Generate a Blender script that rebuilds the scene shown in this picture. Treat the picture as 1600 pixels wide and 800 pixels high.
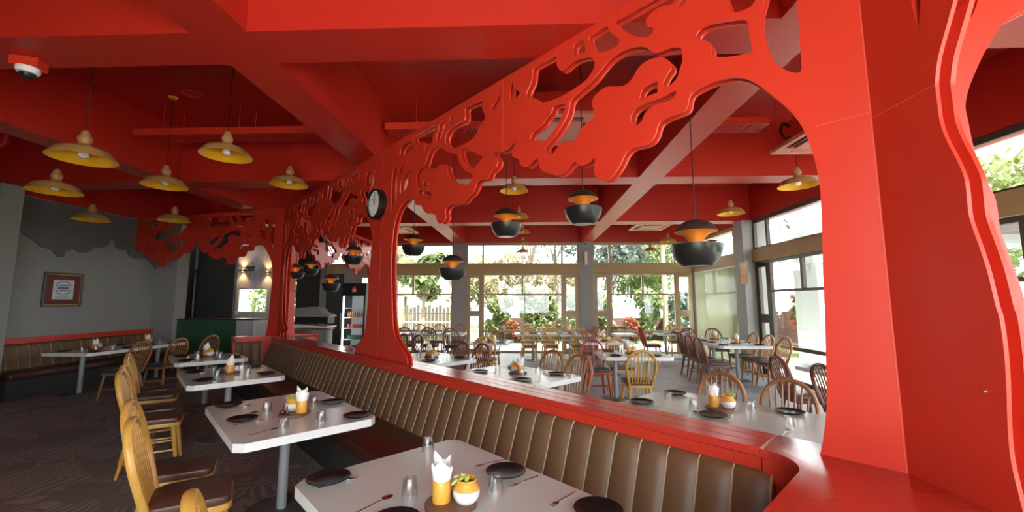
import bpy, bmesh, math, random
from mathutils import Vector, Matrix

for _o in list(bpy.data.objects):
    bpy.data.objects.remove(_o, do_unlink=True)
S = bpy.context.scene
COL = S.collection
rnd = random.Random(7)
PI = math.pi
R2 = math.sqrt(0.5)

# ------------------------------------------------------------------ camera
cam_data = bpy.data.cameras.new('camera')
cam_data.sensor_width = 36.0
cam_data.lens = 642.4 / 1600 * 36.0
cam_data.clip_start = 0.05
cam_data.clip_end = 300
cam = bpy.data.objects.new('camera', cam_data)
COL.objects.link(cam)
cam.location = (0, 0, 1.63)
cam.rotation_euler = (PI / 2 + 0.1117, 0, 0.0361)
S.camera = cam

# ------------------------------------------------------------------ sky, sun, exposure
S.view_settings.view_transform = 'Standard'
S.view_settings.look = 'None'
S.view_settings.gamma = 1.0
S.view_settings.use_curve_mapping = False
S.view_settings.exposure = 1.8
W = bpy.data.worlds.new('sky')
S.world = W
W.use_nodes = True
_n = W.node_tree.nodes
_l = W.node_tree.links
_n.clear()
_bg = _n.new('ShaderNodeBackground')
_bg.inputs[0].default_value = (0.93, 0.97, 1.0, 1)
_bg.inputs[1].default_value = 3.2
_ow = _n.new('ShaderNodeOutputWorld')
_l.new(_bg.outputs[0], _ow.inputs[0])
sun_d = bpy.data.lights.new('sun', 'SUN')
sun_d.energy = 10.0
sun_d.angle = 0.02
sun_d.color = (1.0, 0.95, 0.86)
sun = bpy.data.objects.new('sun', sun_d)
COL.objects.link(sun)
sun.rotation_euler = Vector((-0.22, 0.38, -0.9)).to_track_quat('-Z', 'Y').to_euler()
S.cycles.max_bounces = 10
S.cycles.diffuse_bounces = 6
S.cycles.glossy_bounces = 4
S.cycles.transparent_max_bounces = 24
S.cycles.sample_clamp_indirect = 6.0


def portal(name, loc, size, toward):
    d = bpy.data.lights.new(name, 'AREA')
    d.shape = 'RECTANGLE'
    d.size, d.size_y = size
    d.cycles.is_portal = True
    o = bpy.data.objects.new(name, d)
    COL.objects.link(o)
    o.location = loc
    o.rotation_euler = toward
    return o


# skylight portals in the window walls (they only steer sampling of the sky)
portal('portal_side', (5.6, 5.6, 1.75), (3.5, 15.8), (0, PI / 2, 0))
portal('portal_far', (0.3, 13.75, 1.75), (10.6, 3.5), (-PI / 2, 0, 0))
portal('portal_rear', (1.8, -2.4, 1.85), (7.6, 3.1), (PI / 2, 0, 0))


# ------------------------------------------------------------------ materials
def mat(name, col, rough=0.5, metal=0.0, spec=0.5, noise=0.0, nscale=8.0, bump=0.0, bscale=40.0, emit=None, es=0.0, coat=0.0, stretch=None):
    m = bpy.data.materials.new(name)
    m.use_nodes = True
    nt = m.node_tree
    b = nt.nodes['Principled BSDF']
    b.inputs['Base Color'].default_value = (*col, 1)
    b.inputs['Roughness'].default_value = rough
    b.inputs['Metallic'].default_value = metal
    b.inputs['Specular IOR Level'].default_value = spec
    b.inputs['Coat Weight'].default_value = coat
    if emit:
        b.inputs['Emission Color'].default_value = (*emit, 1)
        b.inputs['Emission Strength'].default_value = es
    if noise or bump:
        tc = nt.nodes.new('ShaderNodeTexCoord')
        vec = tc.outputs['Object']
        if stretch:
            mp = nt.nodes.new('ShaderNodeMapping')
            mp.inputs['Scale'].default_value = stretch
            nt.links.new(vec, mp.inputs['Vector'])
            vec = mp.outputs['Vector']
    if noise:
        t = nt.nodes.new('ShaderNodeTexNoise')
        t.inputs['Scale'].default_value = nscale
        t.inputs['Detail'].default_value = 5
        nt.links.new(vec, t.inputs['Vector'])
        r = nt.nodes.new('ShaderNodeMixRGB')
        r.inputs[1].default_value = (*[c * (1 - noise) for c in col], 1)
        r.inputs[2].default_value = (*[min(1, c * (1 + noise)) for c in col], 1)
        nt.links.new(t.outputs['Fac'], r.inputs[0])
        nt.links.new(r.outputs[0], b.inputs['Base Color'])
    if bump:
        t2 = nt.nodes.new('ShaderNodeTexNoise')
        t2.inputs['Scale'].default_value = bscale
        t2.inputs['Detail'].default_value = 3
        nt.links.new(vec, t2.inputs['Vector'])
        bp = nt.nodes.new('ShaderNodeBump')
        bp.inputs['Strength'].default_value = bump
        bp.inputs['Distance'].default_value = 0.01
        nt.links.new(t2.outputs['Fac'], bp.inputs['Height'])
        nt.links.new(bp.outputs['Normal'], b.inputs['Normal'])
    return m


def clear_mat(name, col, gloss=0.12, rough=0.02, edge=0.6):
    """Clear thin glass: mostly see-through with a reflection that grows at grazing angles."""
    m = bpy.data.materials.new(name)
    m.use_nodes = True
    nt = m.node_tree
    nt.nodes.clear()
    o = nt.nodes.new('ShaderNodeOutputMaterial')
    t = nt.nodes.new('ShaderNodeBsdfTransparent')
    t.inputs[0].default_value = (*col, 1)
    g = nt.nodes.new('ShaderNodeBsdfGlossy')
    g.inputs['Roughness'].default_value = rough
    lw = nt.nodes.new('ShaderNodeLayerWeight')
    lw.inputs[0].default_value = 0.35
    mr = nt.nodes.new('ShaderNodeMapRange')
    mr.inputs[3].default_value = gloss
    mr.inputs[4].default_value = edge
    mx = nt.nodes.new('ShaderNodeMixShader')
    nt.links.new(lw.outputs['Fresnel'], mr.inputs[0])
    nt.links.new(mr.outputs[0], mx.inputs[0])
    nt.links.new(t.outputs[0], mx.inputs[1])
    nt.links.new(g.outputs[0], mx.inputs[2])
    nt.links.new(mx.outputs[0], o.inputs[0])
    return m


M = {}
M['red'] = mat('red_paint', (0.58, 0.036, 0.016), 0.36, noise=0.05, nscale=2.0, bump=0.04, bscale=60)
M['red_edge'] = mat('red_board_edge', (0.62, 0.028, 0.016), 0.4)
M['red_seam'] = mat('red_joint_filler', (0.66, 0.10, 0.06), 0.6)
M['red_rail'] = mat('red_rail_planks', (0.50, 0.036, 0.020), 0.15, noise=0.22, nscale=3.0, stretch=(1.5, 22, 22), bump=0.06, bscale=30)
M['ceil'] = mat('red_ceiling_paint', (0.46, 0.021, 0.011), 0.38, noise=0.04, nscale=1.5, bump=0.03, bscale=50)
M['leather'] = mat('brown_leather', (0.16, 0.088, 0.043), 0.42, noise=0.12, nscale=6, bump=0.10, bscale=220)
M['maroon'] = mat('maroon_seat_leather', (0.06, 0.016, 0.011), 0.34, noise=0.15, nscale=5, bump=0.08, bscale=160)
M['piping'] = mat('tan_piping', (0.46, 0.34, 0.20), 0.5)
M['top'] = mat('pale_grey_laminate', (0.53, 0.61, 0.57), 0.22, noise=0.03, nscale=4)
M['top_edge'] = mat('white_laminate_edge', (0.80, 0.82, 0.80), 0.35)
M['steel'] = mat('grey_painted_steel', (0.36, 0.38, 0.38), 0.38, metal=0.2)
M['base'] = mat('dark_steel_base', (0.10, 0.11, 0.11), 0.45, metal=0.3)
M['honey'] = mat('honey_wood', (0.60, 0.335, 0.070), 0.34, noise=0.2, nscale=9, stretch=(9, 9, 1.2))
M['oak'] = mat('brown_oak', (0.31, 0.13, 0.042), 0.36, noise=0.22, nscale=9, stretch=(9, 9, 1.2))
M['walnut'] = mat('dark_walnut', (0.17, 0.055, 0.025), 0.34, noise=0.22, nscale=9, stretch=(9, 9, 1.2))
M['redwood'] = mat('red_stained_wood', (0.42, 0.05, 0.028), 0.36, noise=0.15, nscale=9, stretch=(9, 9, 1.2))
M['pad'] = mat('brown_seat_pad', (0.095, 0.042, 0.028), 0.36, bump=0.06, bscale=120)
M['pad_grey'] = mat('charcoal_seat_pad', (0.045, 0.045, 0.042), 0.42, bump=0.06, bscale=120)
M['plate'] = mat('black_stoneware', (0.010, 0.010, 0.011), 0.3, spec=0.3)
M['cutlery'] = mat('polished_cutlery', (0.62, 0.60, 0.58), 0.16, metal=1.0)
M['tumbler'] = clear_mat('clear_tumbler', (0.985, 0.99, 0.99), 0.05, 0.06, 0.5)
M['pane'] = clear_mat('window_glass', (0.97, 0.985, 0.98), 0.03, 0.0, 0.35)
M['mustard'] = mat('mustard_ceramic', (0.70, 0.36, 0.055), 0.35, noise=0.10, nscale=30)
M['cream'] = mat('cream_ceramic', (0.78, 0.78, 0.76), 0.25)
M['paper'] = mat('white_paper', (0.86, 0.86, 0.85), 0.8)
M['board'] = mat('dark_wood_board', (0.16, 0.075, 0.045), 0.45, noise=0.35, nscale=6, stretch=(2, 14, 14))
M['soil'] = mat('dark_relish', (0.05, 0.022, 0.012), 0.3, bump=0.4, bscale=90)
M['leaf'] = mat('pale_green_leaf', (0.42, 0.50, 0.12), 0.5, noise=0.3, nscale=40)
M['dkspoon'] = mat('dark_brown_gourd', (0.055, 0.018, 0.010), 0.3)
M['grey_wall'] = mat('grey_wall_paint', (0.275, 0.275, 0.262), 0.75, noise=0.05, nscale=3, bump=0.03, bscale=40)
M['grey_dark'] = mat('dark_grey_plank', (0.13, 0.13, 0.12), 0.7, noise=0.08, nscale=4)
M['col_grey'] = mat('column_grey_paint', (0.30, 0.30, 0.295), 0.6, noise=0.03, nscale=3)
M['beige'] = mat('beige_band_paint', (0.42, 0.30, 0.13), 0.6, noise=0.04, nscale=3)
M['alu'] = mat('champagne_frame', (0.40, 0.30, 0.17), 0.4)
M['dark_alu'] = mat('dark_bronze_frame', (0.07, 0.058, 0.048), 0.4, metal=0.3)
M['green'] = mat('bottle_green_panel', (0.030, 0.095, 0.050), 0.5, noise=0.05, nscale=4)
M['dark_wall'] = mat('charcoal_wall', (0.035, 0.036, 0.034), 0.55, noise=0.1, nscale=3)
M['concrete'] = mat('pale_concrete', (0.42, 0.42, 0.42), 0.6, noise=0.35, nscale=3, stretch=(5, 5, 0.5))
M['black'] = mat('black_paint', (0.012, 0.012, 0.012), 0.4)
M['white'] = mat('white_plastic', (0.80, 0.80, 0.77), 0.4)
M['bowl'] = mat('black_satin_metal', (0.020, 0.024, 0.022), 0.30, metal=0.2)
M['cap'] = mat('dark_brown_metal', (0.040, 0.026, 0.022), 0.45)
M['orange'] = mat('orange_lacquer', (0.62, 0.20, 0.02), 0.45)
M['shade_out'] = mat('tan_enamel', (0.45, 0.26, 0.09), 0.45, noise=0.08, nscale=8)
M['shade_in'] = mat('yellow_enamel', (0.78, 0.40, 0.015), 0.4)
M['socket'] = mat('turned_light_wood', (0.42, 0.21, 0.085), 0.5, noise=0.3, nscale=20, stretch=(3, 3, 12))
M['bulb'] = mat('frosted_bulb', (0.85, 0.84, 0.78), 0.3)
M['cord'] = mat('black_cord', (0.012, 0.010, 0.010), 0.6)
M['glow'] = mat('warm_filament', (1, 0.6, 0.2), 0.5, emit=(1.0, 0.48, 0.10), es=4.0)
M['laterite'] = mat('laterite_stone', (0.075, 0.034, 0.028), 0.9, noise=0.55, nscale=9, bump=0.6, bscale=14)
M['lawn'] = mat('lawn', (0.10, 0.13, 0.04), 0.9, noise=0.4, nscale=5)
M['paving'] = mat('pale_paving', (0.70, 0.68, 0.64), 0.8, noise=0.1, nscale=4)
M['bark'] = mat('bark', (0.10, 0.07, 0.045), 0.9, noise=0.3, nscale=12)
M['bark_pale'] = mat('pale_bark', (0.20, 0.155, 0.105), 0.9, noise=0.3, nscale=12)
M['out_white'] = mat('pale_blue_render', (0.60, 0.68, 0.70), 0.7)
M['granite'] = mat('grey_counter', (0.20, 0.20, 0.19), 0.4, noise=0.2, nscale=20)


def leaf_mat(name, c1, c2):
    m = bpy.data.materials.new(name)
    m.use_nodes = True
    nt = m.node_tree
    b = nt.nodes['Principled BSDF']
    b.inputs['Roughness'].default_value = 0.6
    tc = nt.nodes.new('ShaderNodeTexCoord')
    t = nt.nodes.new('ShaderNodeTexNoise')
    t.inputs['Scale'].default_value = 2.5
    nt.links.new(tc.outputs['Object'], t.inputs['Vector'])
    r = nt.nodes.new('ShaderNodeValToRGB')
    r.color_ramp.elements[0].position = 0.35
    r.color_ramp.elements[0].color = (*c1, 1)
    r.color_ramp.elements[1].position = 0.65
    r.color_ramp.elements[1].color = (*c2, 1)
    nt.links.new(t.outputs['Fac'], r.inputs[0])
    nt.links.new(r.outputs[0], b.inputs['Base Color'])
    tr = nt.nodes.new('ShaderNodeBsdfTranslucent')
    nt.links.new(r.outputs[0], tr.inputs[0])
    mx = nt.nodes.new('ShaderNodeMixShader')
    mx.inputs[0].default_value = 0.35
    out = nt.nodes['Material Output']
    nt.links.new(b.outputs[0], mx.inputs[1])
    nt.links.new(tr.outputs[0], mx.inputs[2])
    nt.links.new(mx.outputs[0], out.inputs[0])
    return m


M['leaf_a'] = leaf_mat('fresh_green_leaves', (0.10, 0.155, 0.045), (0.26, 0.31, 0.13))
M['leaf_b'] = leaf_mat('dusty_green_leaves', (0.09, 0.13, 0.105), (0.24, 0.29, 0.25))
M['leaf_c'] = leaf_mat('dry_yellow_leaves', (0.24, 0.215, 0.12), (0.42, 0.37, 0.24))
M['leaf_d'] = leaf_mat('red_flowers', (0.34, 0.02, 0.025), (0.11, 0.14, 0.04))


def carpet_mat():
    m = mat('patterned_carpet', (0.05, 0.045, 0.04), 0.95)
    nt = m.node_tree
    b = nt.nodes['Principled BSDF']
    b.inputs['Specular IOR Level'].default_value = 0.15
    tc = nt.nodes.new('ShaderNodeTexCoord')
    n0 = nt.nodes.new('ShaderNodeTexNoise')
    n0.inputs['Scale'].default_value = 1.3
    n0.inputs['Detail'].default_value = 2
    nt.links.new(tc.outputs['Object'], n0.inputs['Vector'])
    mixv = nt.nodes.new('ShaderNodeVectorMath')
    mixv.operation = 'MULTIPLY_ADD'
    mixv.inputs[1].default_value = (0.5, 0.5, 0)
    nt.links.new(n0.outputs['Color'], mixv.inputs[0])
    nt.links.new(tc.outputs['Object'], mixv.inputs[2])
    def node(kind, **kw):
        q = nt.nodes.new(kind)
        for k, val in kw.items():
            setattr(q, k, val)
        return q

    def math_(op, a, b):
        q = node('ShaderNodeMath', operation=op)
        for i, x in enumerate((a, b)):
            if isinstance(x, (int, float)):
                q.inputs[i].default_value = x
            else:
                nt.links.new(x, q.inputs[i])
        return q.outputs[0]
    v = node('ShaderNodeTexVoronoi')
    v.inputs['Scale'].default_value = 2.6
    nt.links.new(mixv.outputs[0], v.inputs['Vector'])
    sep = node('ShaderNodeSeparateColor')
    nt.links.new(v.outputs['Color'], sep.inputs[0])
    wv = node('ShaderNodeTexWave')
    wv.inputs['Scale'].default_value = 4.5
    wv.inputs['Distortion'].default_value = 2.5
    nt.links.new(mixv.outputs[0], wv.inputs['Vector'])
    rings = math_('GREATER_THAN', math_('SINE', math_('MULTIPLY', v.outputs['Distance'], 42.0), 0), 0.25)
    strip = math_('GREATER_THAN', wv.outputs['Fac'], 0.55)
    pick = math_('GREATER_THAN', sep.outputs[0], 0.5)
    blank = math_('GREATER_THAN', sep.outputs[1], 0.35)
    both = math_('ADD', math_('MULTIPLY', rings, pick), math_('MULTIPLY', strip, math_('SUBTRACT', 1.0, pick)))
    patt = math_('MULTIPLY', both, blank)
    mx = nt.nodes.new('ShaderNodeMixRGB')
    mx.inputs[1].default_value = (0.205, 0.182, 0.172, 1)
    mx.inputs[2].default_value = (0.315, 0.275, 0.255, 1)
    nt.links.new(patt, mx.inputs[0])
    fine = nt.nodes.new('ShaderNodeTexNoise')
    fine.inputs['Scale'].default_value = 300
    nt.links.new(tc.outputs['Object'], fine.inputs['Vector'])
    bp = nt.nodes.new('ShaderNodeBump')
    bp.inputs['Strength'].default_value = 0.4
    bp.inputs['Distance'].default_value = 0.005
    nt.links.new(fine.outputs['Fac'], bp.inputs['Height'])
    nt.links.new(bp.outputs['Normal'], b.inputs['Normal'])
    nt.links.new(mx.outputs[0], b.inputs['Base Color'])
    return m


def tile_mat():
    m = mat('grey_floor_tiles', (0.3, 0.3, 0.3), 0.42)
    nt = m.node_tree
    b = nt.nodes['Principled BSDF']
    tc = nt.nodes.new('ShaderNodeTexCoord')
    br = nt.nodes.new('ShaderNodeTexBrick')
    br.offset = 0.0
    br.inputs['Color1'].default_value = (0.36, 0.385, 0.42, 1)
    br.inputs['Color2'].default_value = (0.41, 0.435, 0.47, 1)
    br.inputs['Mortar'].default_value = (0.20, 0.21, 0.22, 1)
    br.inputs['Scale'].default_value = 1.0
    br.inputs['Mortar Size'].default_value = 0.006
    br.inputs['Brick Width'].default_value = 0.6
    br.inputs['Row Height'].default_value = 0.6
    nt.links.new(tc.outputs['Object'], br.inputs['Vector'])
    n = nt.nodes.new('ShaderNodeTexNoise')
    n.inputs['Scale'].default_value = 3
    n.inputs['Detail'].default_value = 6
    nt.links.new(tc.outputs['Object'], n.inputs['Vector'])
    mx = nt.nodes.new('ShaderNodeMixRGB')
    mx.blend_type = 'MULTIPLY'
    mx.inputs[0].default_value = 0.35
    nt.links.new(br.outputs['Color'], mx.inputs[1])
    nt.links.new(n.outputs['Fac'], mx.inputs[2])
    nt.links.new(mx.outputs[0], b.inputs['Base Color'])
    return m


def blind_mat():
    m = bpy.data.materials.new('sheer_blind_cloth')
    m.use_nodes = True
    nt = m.node_tree
    nt.nodes.clear()
    o = nt.nodes.new('ShaderNodeOutputMaterial')
    d = nt.nodes.new('ShaderNodeBsdfDiffuse')
    d.inputs[0].default_value = (0.42, 0.42, 0.28, 1)
    t = nt.nodes.new('ShaderNodeBsdfTranslucent')
    t.inputs[0].default_value = (0.26, 0.275, 0.175, 1)
    tp = nt.nodes.new('ShaderNodeBsdfTransparent')
    m1 = nt.nodes.new('ShaderNodeMixShader')
    m1.inputs[0].default_value = 0.5
    m2 = nt.nodes.new('ShaderNodeMixShader')
    m2.inputs[0].default_value = 0.03
    nt.links.new(d.outputs[0], m1.inputs[1])
    nt.links.new(t.outputs[0], m1.inputs[2])
    nt.links.new(m1.outputs[0], m2.inputs[1])
    nt.links.new(tp.outputs[0], m2.inputs[2])
    nt.links.new(m2.outputs[0], o.inputs[0])
    return m


M['carpet'] = carpet_mat()
M['tile'] = tile_mat()
M['blind'] = blind_mat()


# ------------------------------------------------------------------ mesh helpers
def V(*a):
    return Vector(a)


def add_box(bm, x0, x1, y0, y1, z0, z1, bev=0.0, seg=1, mx=None):
    c = [(x0, y0, z0), (x1, y0, z0), (x1, y1, z0), (x0, y1, z0), (x0, y0, z1), (x1, y0, z1), (x1, y1, z1), (x0, y1, z1)]
    vs = [bm.verts.new(mx @ Vector(p) if mx else p) for p in c]
    fs = [bm.faces.new([vs[i] for i in f]) for f in ((3, 2, 1, 0), (4, 5, 6, 7), (0, 1, 5, 4), (1, 2, 6, 5), (2, 3, 7, 6), (3, 0, 4, 7))]
    if bev:
        es = list({e for f in fs for e in f.edges})
        bmesh.ops.bevel(bm, geom=es, offset=bev, segments=seg, profile=0.5, affect='EDGES', clamp_overlap=True)
    return bm


def frames(pts, closed=False):
    n = len(pts)
    T = []
    for i in range(n):
        a = pts[(i - 1) % n] if (closed or i > 0) else pts[i]
        b = pts[(i + 1) % n] if (closed or i < n - 1) else pts[i]
        T.append((b - a).normalized())
    up = Vector((0, 0, 1)) if abs(T[0].z) < 0.9 else Vector((1, 0, 0))
    N = [(up - T[0] * up.dot(T[0])).normalized()]
    for i in range(1, n):
        v = N[-1] - T[i] * N[-1].dot(T[i])
        N.append(v.normalized() if v.length > 1e-6 else N[-1])
    return T, N


def add_tube(bm, pts, r, n=8, closed=False, mx=None, fixed=None, ratio=1.0):
    """Sweep; r is a number or one per point. fixed = constant axis (flat bands): that axis is scaled by ratio."""
    pts = [Vector(p) for p in pts]
    T, N = frames(pts, closed)
    rings = []
    for i, p in enumerate(pts):
        rr = r[i] if isinstance(r, (list, tuple)) else r
        if fixed is not None:
            A = Vector(fixed).normalized()
            B = T[i].cross(A).normalized()
            A = A * ratio
        else:
            A = N[i]
            B = T[i].cross(N[i])
        ring = []
        for k in range(n):
            a = 2 * PI * k / n
            q = p + (A * math.cos(a) + B * math.sin(a)) * rr
            ring.append(bm.verts.new(mx @ q if mx else q))
        rings.append(ring)
    m = len(rings)
    for i in range(m if closed else m - 1):
        a, b = rings[i], rings[(i + 1) % m]
        for k in range(n):
            bm.faces.new((a[k], a[(k + 1) % n], b[(k + 1) % n], b[k]))
    if not closed:
        bm.faces.new(rings[0][::-1])
        bm.faces.new(rings[-1])
    return bm


def add_lathe(bm, prof, n=24, mx=None, wave=None, cap=True):
    rings = []
    for (r, z) in prof:
        if r < 1e-5:
            q = Vector((0, 0, z))
            rings.append([bm.verts.new(mx @ q if mx else q)])
        else:
            ring = []
            for k in range(n):
                a = 2 * PI * k / n
                rr = r * (1 + (wave[0] * math.cos(wave[1] * a) if wave else 0))
                q = Vector((rr * math.cos(a), rr * math.sin(a), z))
                ring.append(bm.verts.new(mx @ q if mx else q))
            rings.append(ring)
    for a, b in zip(rings, rings[1:]):
        if len(a) == 1 and len(b) == 1:
            continue
        for k in range(n):
            k2 = (k + 1) % n
            if len(a) == 1:
                bm.faces.new((a[0], b[k2], b[k]))
            elif len(b) == 1:
                bm.faces.new((a[k], a[k2], b[0]))
            else:
                bm.faces.new((a[k], a[k2], b[k2], b[k]))
    if cap:
        if len(rings[0]) > 1:
            bm.faces.new(rings[0][::-1])
        if len(rings[-1]) > 1:
            bm.faces.new(rings[-1])
    return bm


def add_prism(bm, poly, z0, z1, mx=None, bev=0.0):
    lo = [bm.verts.new(mx @ Vector((x, y, z0)) if mx else (x, y, z0)) for x, y in poly]
    hi = [bm.verts.new(mx @ Vector((x, y, z1)) if mx else (x, y, z1)) for x, y in poly]
    n = len(poly)
    fs = [bm.faces.new(lo[::-1]), bm.faces.new(hi)]
    for i in range(n):
        fs.append(bm.faces.new((lo[i], lo[(i + 1) % n], hi[(i + 1) % n], hi[i])))
    if bev:
        es = [e for e in fs[1].edges] + [e for e in fs[0].edges]
        bmesh.ops.bevel(bm, geom=es, offset=bev, segments=2, profile=0.5, affect='EDGES', clamp_overlap=True)
    return bm


def catmull(P, sub=4, closed=False):
    P = [Vector(p) for p in P]
    n = len(P)
    out = []
    for i in range(n if closed else n - 1):
        p0 = P[(i - 1) % n] if closed or i > 0 else P[0]
        p1, p2 = P[i], P[(i + 1) % n]
        p3 = P[(i + 2) % n] if closed or i + 2 < n else P[-1]
        for k in range(sub):
            t = k / sub
            out.append(0.5 * ((2 * p1) + (p2 - p0) * t + (2 * p0 - 5 * p1 + 4 * p2 - p3) * t * t + (3 * p1 - p0 - 3 * p2 + p3) * t ** 3))
    if not closed:
        out.append(P[-1])
    return out


def obj(name, bm, m, parent=None, smooth=35):
    me = bpy.data.meshes.new(name)
    bmesh.ops.recalc_face_normals(bm, faces=bm.faces)
    bm.to_mesh(me)
    bm.free()
    me.materials.append(m)
    if smooth:
        me.polygons.foreach_set('use_smooth', [True] * len(me.polygons))
        me.set_sharp_from_angle(angle=math.radians(smooth))
    o = bpy.data.objects.new(name, me)
    COL.objects.link(o)
    if parent is not None:
        o.parent = parent
    return o


def B():
    return bmesh.new()


def tag(o, label, cat, group=None, kind=None):
    o['label'] = label
    o['category'] = cat
    if group:
        o['group'] = group
    if kind:
        o['kind'] = kind
    return o


def thing(name, label, cat, loc=(0, 0, 0), rz=0.0, group=None):
    o = bpy.data.objects.new(name, None)
    o.empty_display_size = 0.1
    COL.objects.link(o)
    o.location = loc
    o.rotation_euler = (0, 0, rz)
    return tag(o, label, cat, group)


def struct(name, bm, m, parent=None, smooth=None):
    o = obj(name, bm, m, parent, smooth)
    if parent is None:
        o['kind'] = 'structure'
    return o


def dup(root, loc, rz=0.0, label=None, group=None, scale=None):
    r = root.copy()
    COL.objects.link(r)
    r.location = loc
    r.rotation_euler = (0, 0, rz)
    if scale:
        r.scale = scale
    if label:
        r['label'] = label
    if group:
        r['group'] = group
    for ch in list(root.children):
        c = ch.copy()
        COL.objects.link(c)
        c.parent = r
        for g in list(ch.children):
            d = g.copy()
            COL.objects.link(d)
            d.parent = c
    return r


def P3(s, c, z=0.0):
    """Partition frame: s runs along the screen away from the camera, c across it towards the windows."""
    return Vector(((-s + c) * R2, (s + c) * R2, z))


# matrix of the partition frame: local x = s, local y = c, local z = up (left-handed pair turned by mirroring x)
MP = Matrix(((-R2, R2, 0, 0), (R2, R2, 0, 0), (0, 0, 1, 0), (0, 0, 0, 1)))

NEAR_PILLAR=[(0.281, 0.959), (0.266, 1.026), (0.249, 1.123), (0.239, 1.209), (0.232, 1.343), (0.222, 1.551), (0.215, 1.749), (0.207, 1.922), (0.201, 2.053), (0.2, 2.151), (0.207, 2.255), (0.223, 2.354), (0.249, 2.455), (0.286, 2.536), (0.322, 2.597), (0.357, 2.646), (0.394, 2.699), (0.429, 2.744), (0.479, 2.791), (0.535, 2.819)]
ARCH=[(0.609, 2.832), (0.667, 2.832), (0.726, 2.823), (0.753, 2.814), (0.769, 2.789), (0.777, 2.749), (0.799, 2.726), (0.842, 2.722), (0.901, 2.717), (0.948, 2.707), (0.966, 2.68), (0.98, 2.64), (1.014, 2.606), (1.062, 2.595), (1.137, 2.602), (1.188, 2.576), (1.235, 2.508), (1.293, 2.45), (1.338, 2.428), (1.386, 2.447), (1.424, 2.483), (1.433, 2.534), (1.421, 2.594), (1.441, 2.613), (1.474, 2.59), (1.535, 2.584), (1.574, 2.606), (1.596, 2.631), (1.626, 2.626), (1.668, 2.591), (1.729, 2.565), (1.791, 2.577), (1.842, 2.604), (1.894, 2.624), (1.934, 2.656), (1.947, 2.711), (1.971, 2.748), (2.002, 2.746), (2.06, 2.718), (2.103, 2.715), (2.148, 2.74), (2.166, 2.777), (2.189, 2.811), (2.239, 2.832), (2.26, 2.874), (2.231, 2.921), (2.216, 2.966), (2.263, 2.947), (2.319, 2.918), (2.418, 2.925), (2.469, 2.947), (2.501, 2.934), (2.478, 2.898), (2.443, 2.86), (2.451, 2.816), (2.486, 2.79), (2.538, 2.774), (2.564, 2.733), (2.609, 2.714), (2.682, 2.733), (2.729, 2.722), (2.767, 2.663), (2.814, 2.624), (2.873, 2.611), (2.923, 2.571), (2.995, 2.568), (3.07, 2.585), (3.146, 2.586), (3.213, 2.571), (3.246, 2.531), (3.232, 2.477), (3.265, 2.436), (3.323, 2.421), (3.371, 2.444), (3.409, 2.504), (3.454, 2.551), (3.548, 2.559), (3.613, 2.584), (3.667, 2.624), (3.716, 2.679), (3.82, 2.704), (3.858, 2.769), (3.895, 2.794)]
MID_RIGHT=[(3.968, 2.801), (4.041, 2.795), (4.175, 2.747), (4.264, 2.666), (4.321, 2.558), (4.349, 2.445), (4.366, 2.331), (4.369, 2.138), (4.36, 1.947), (4.325, 1.668), (4.292, 1.424), (4.243, 1.28), (4.168, 1.195), (4.051, 1.116), (3.957, 1.055), (3.915, 0.984)]
MID_LEFT=[(5.114, 2.743), (5.05, 2.695), (4.993, 2.618), (4.947, 2.527), (4.928, 2.424), (4.933, 2.265), (4.953, 2.058), (4.979, 1.811), (4.989, 1.565), (5.021, 1.32), (5.077, 1.187), (5.2, 1.109), (5.298, 1.056), (5.337, 0.982)]
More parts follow.
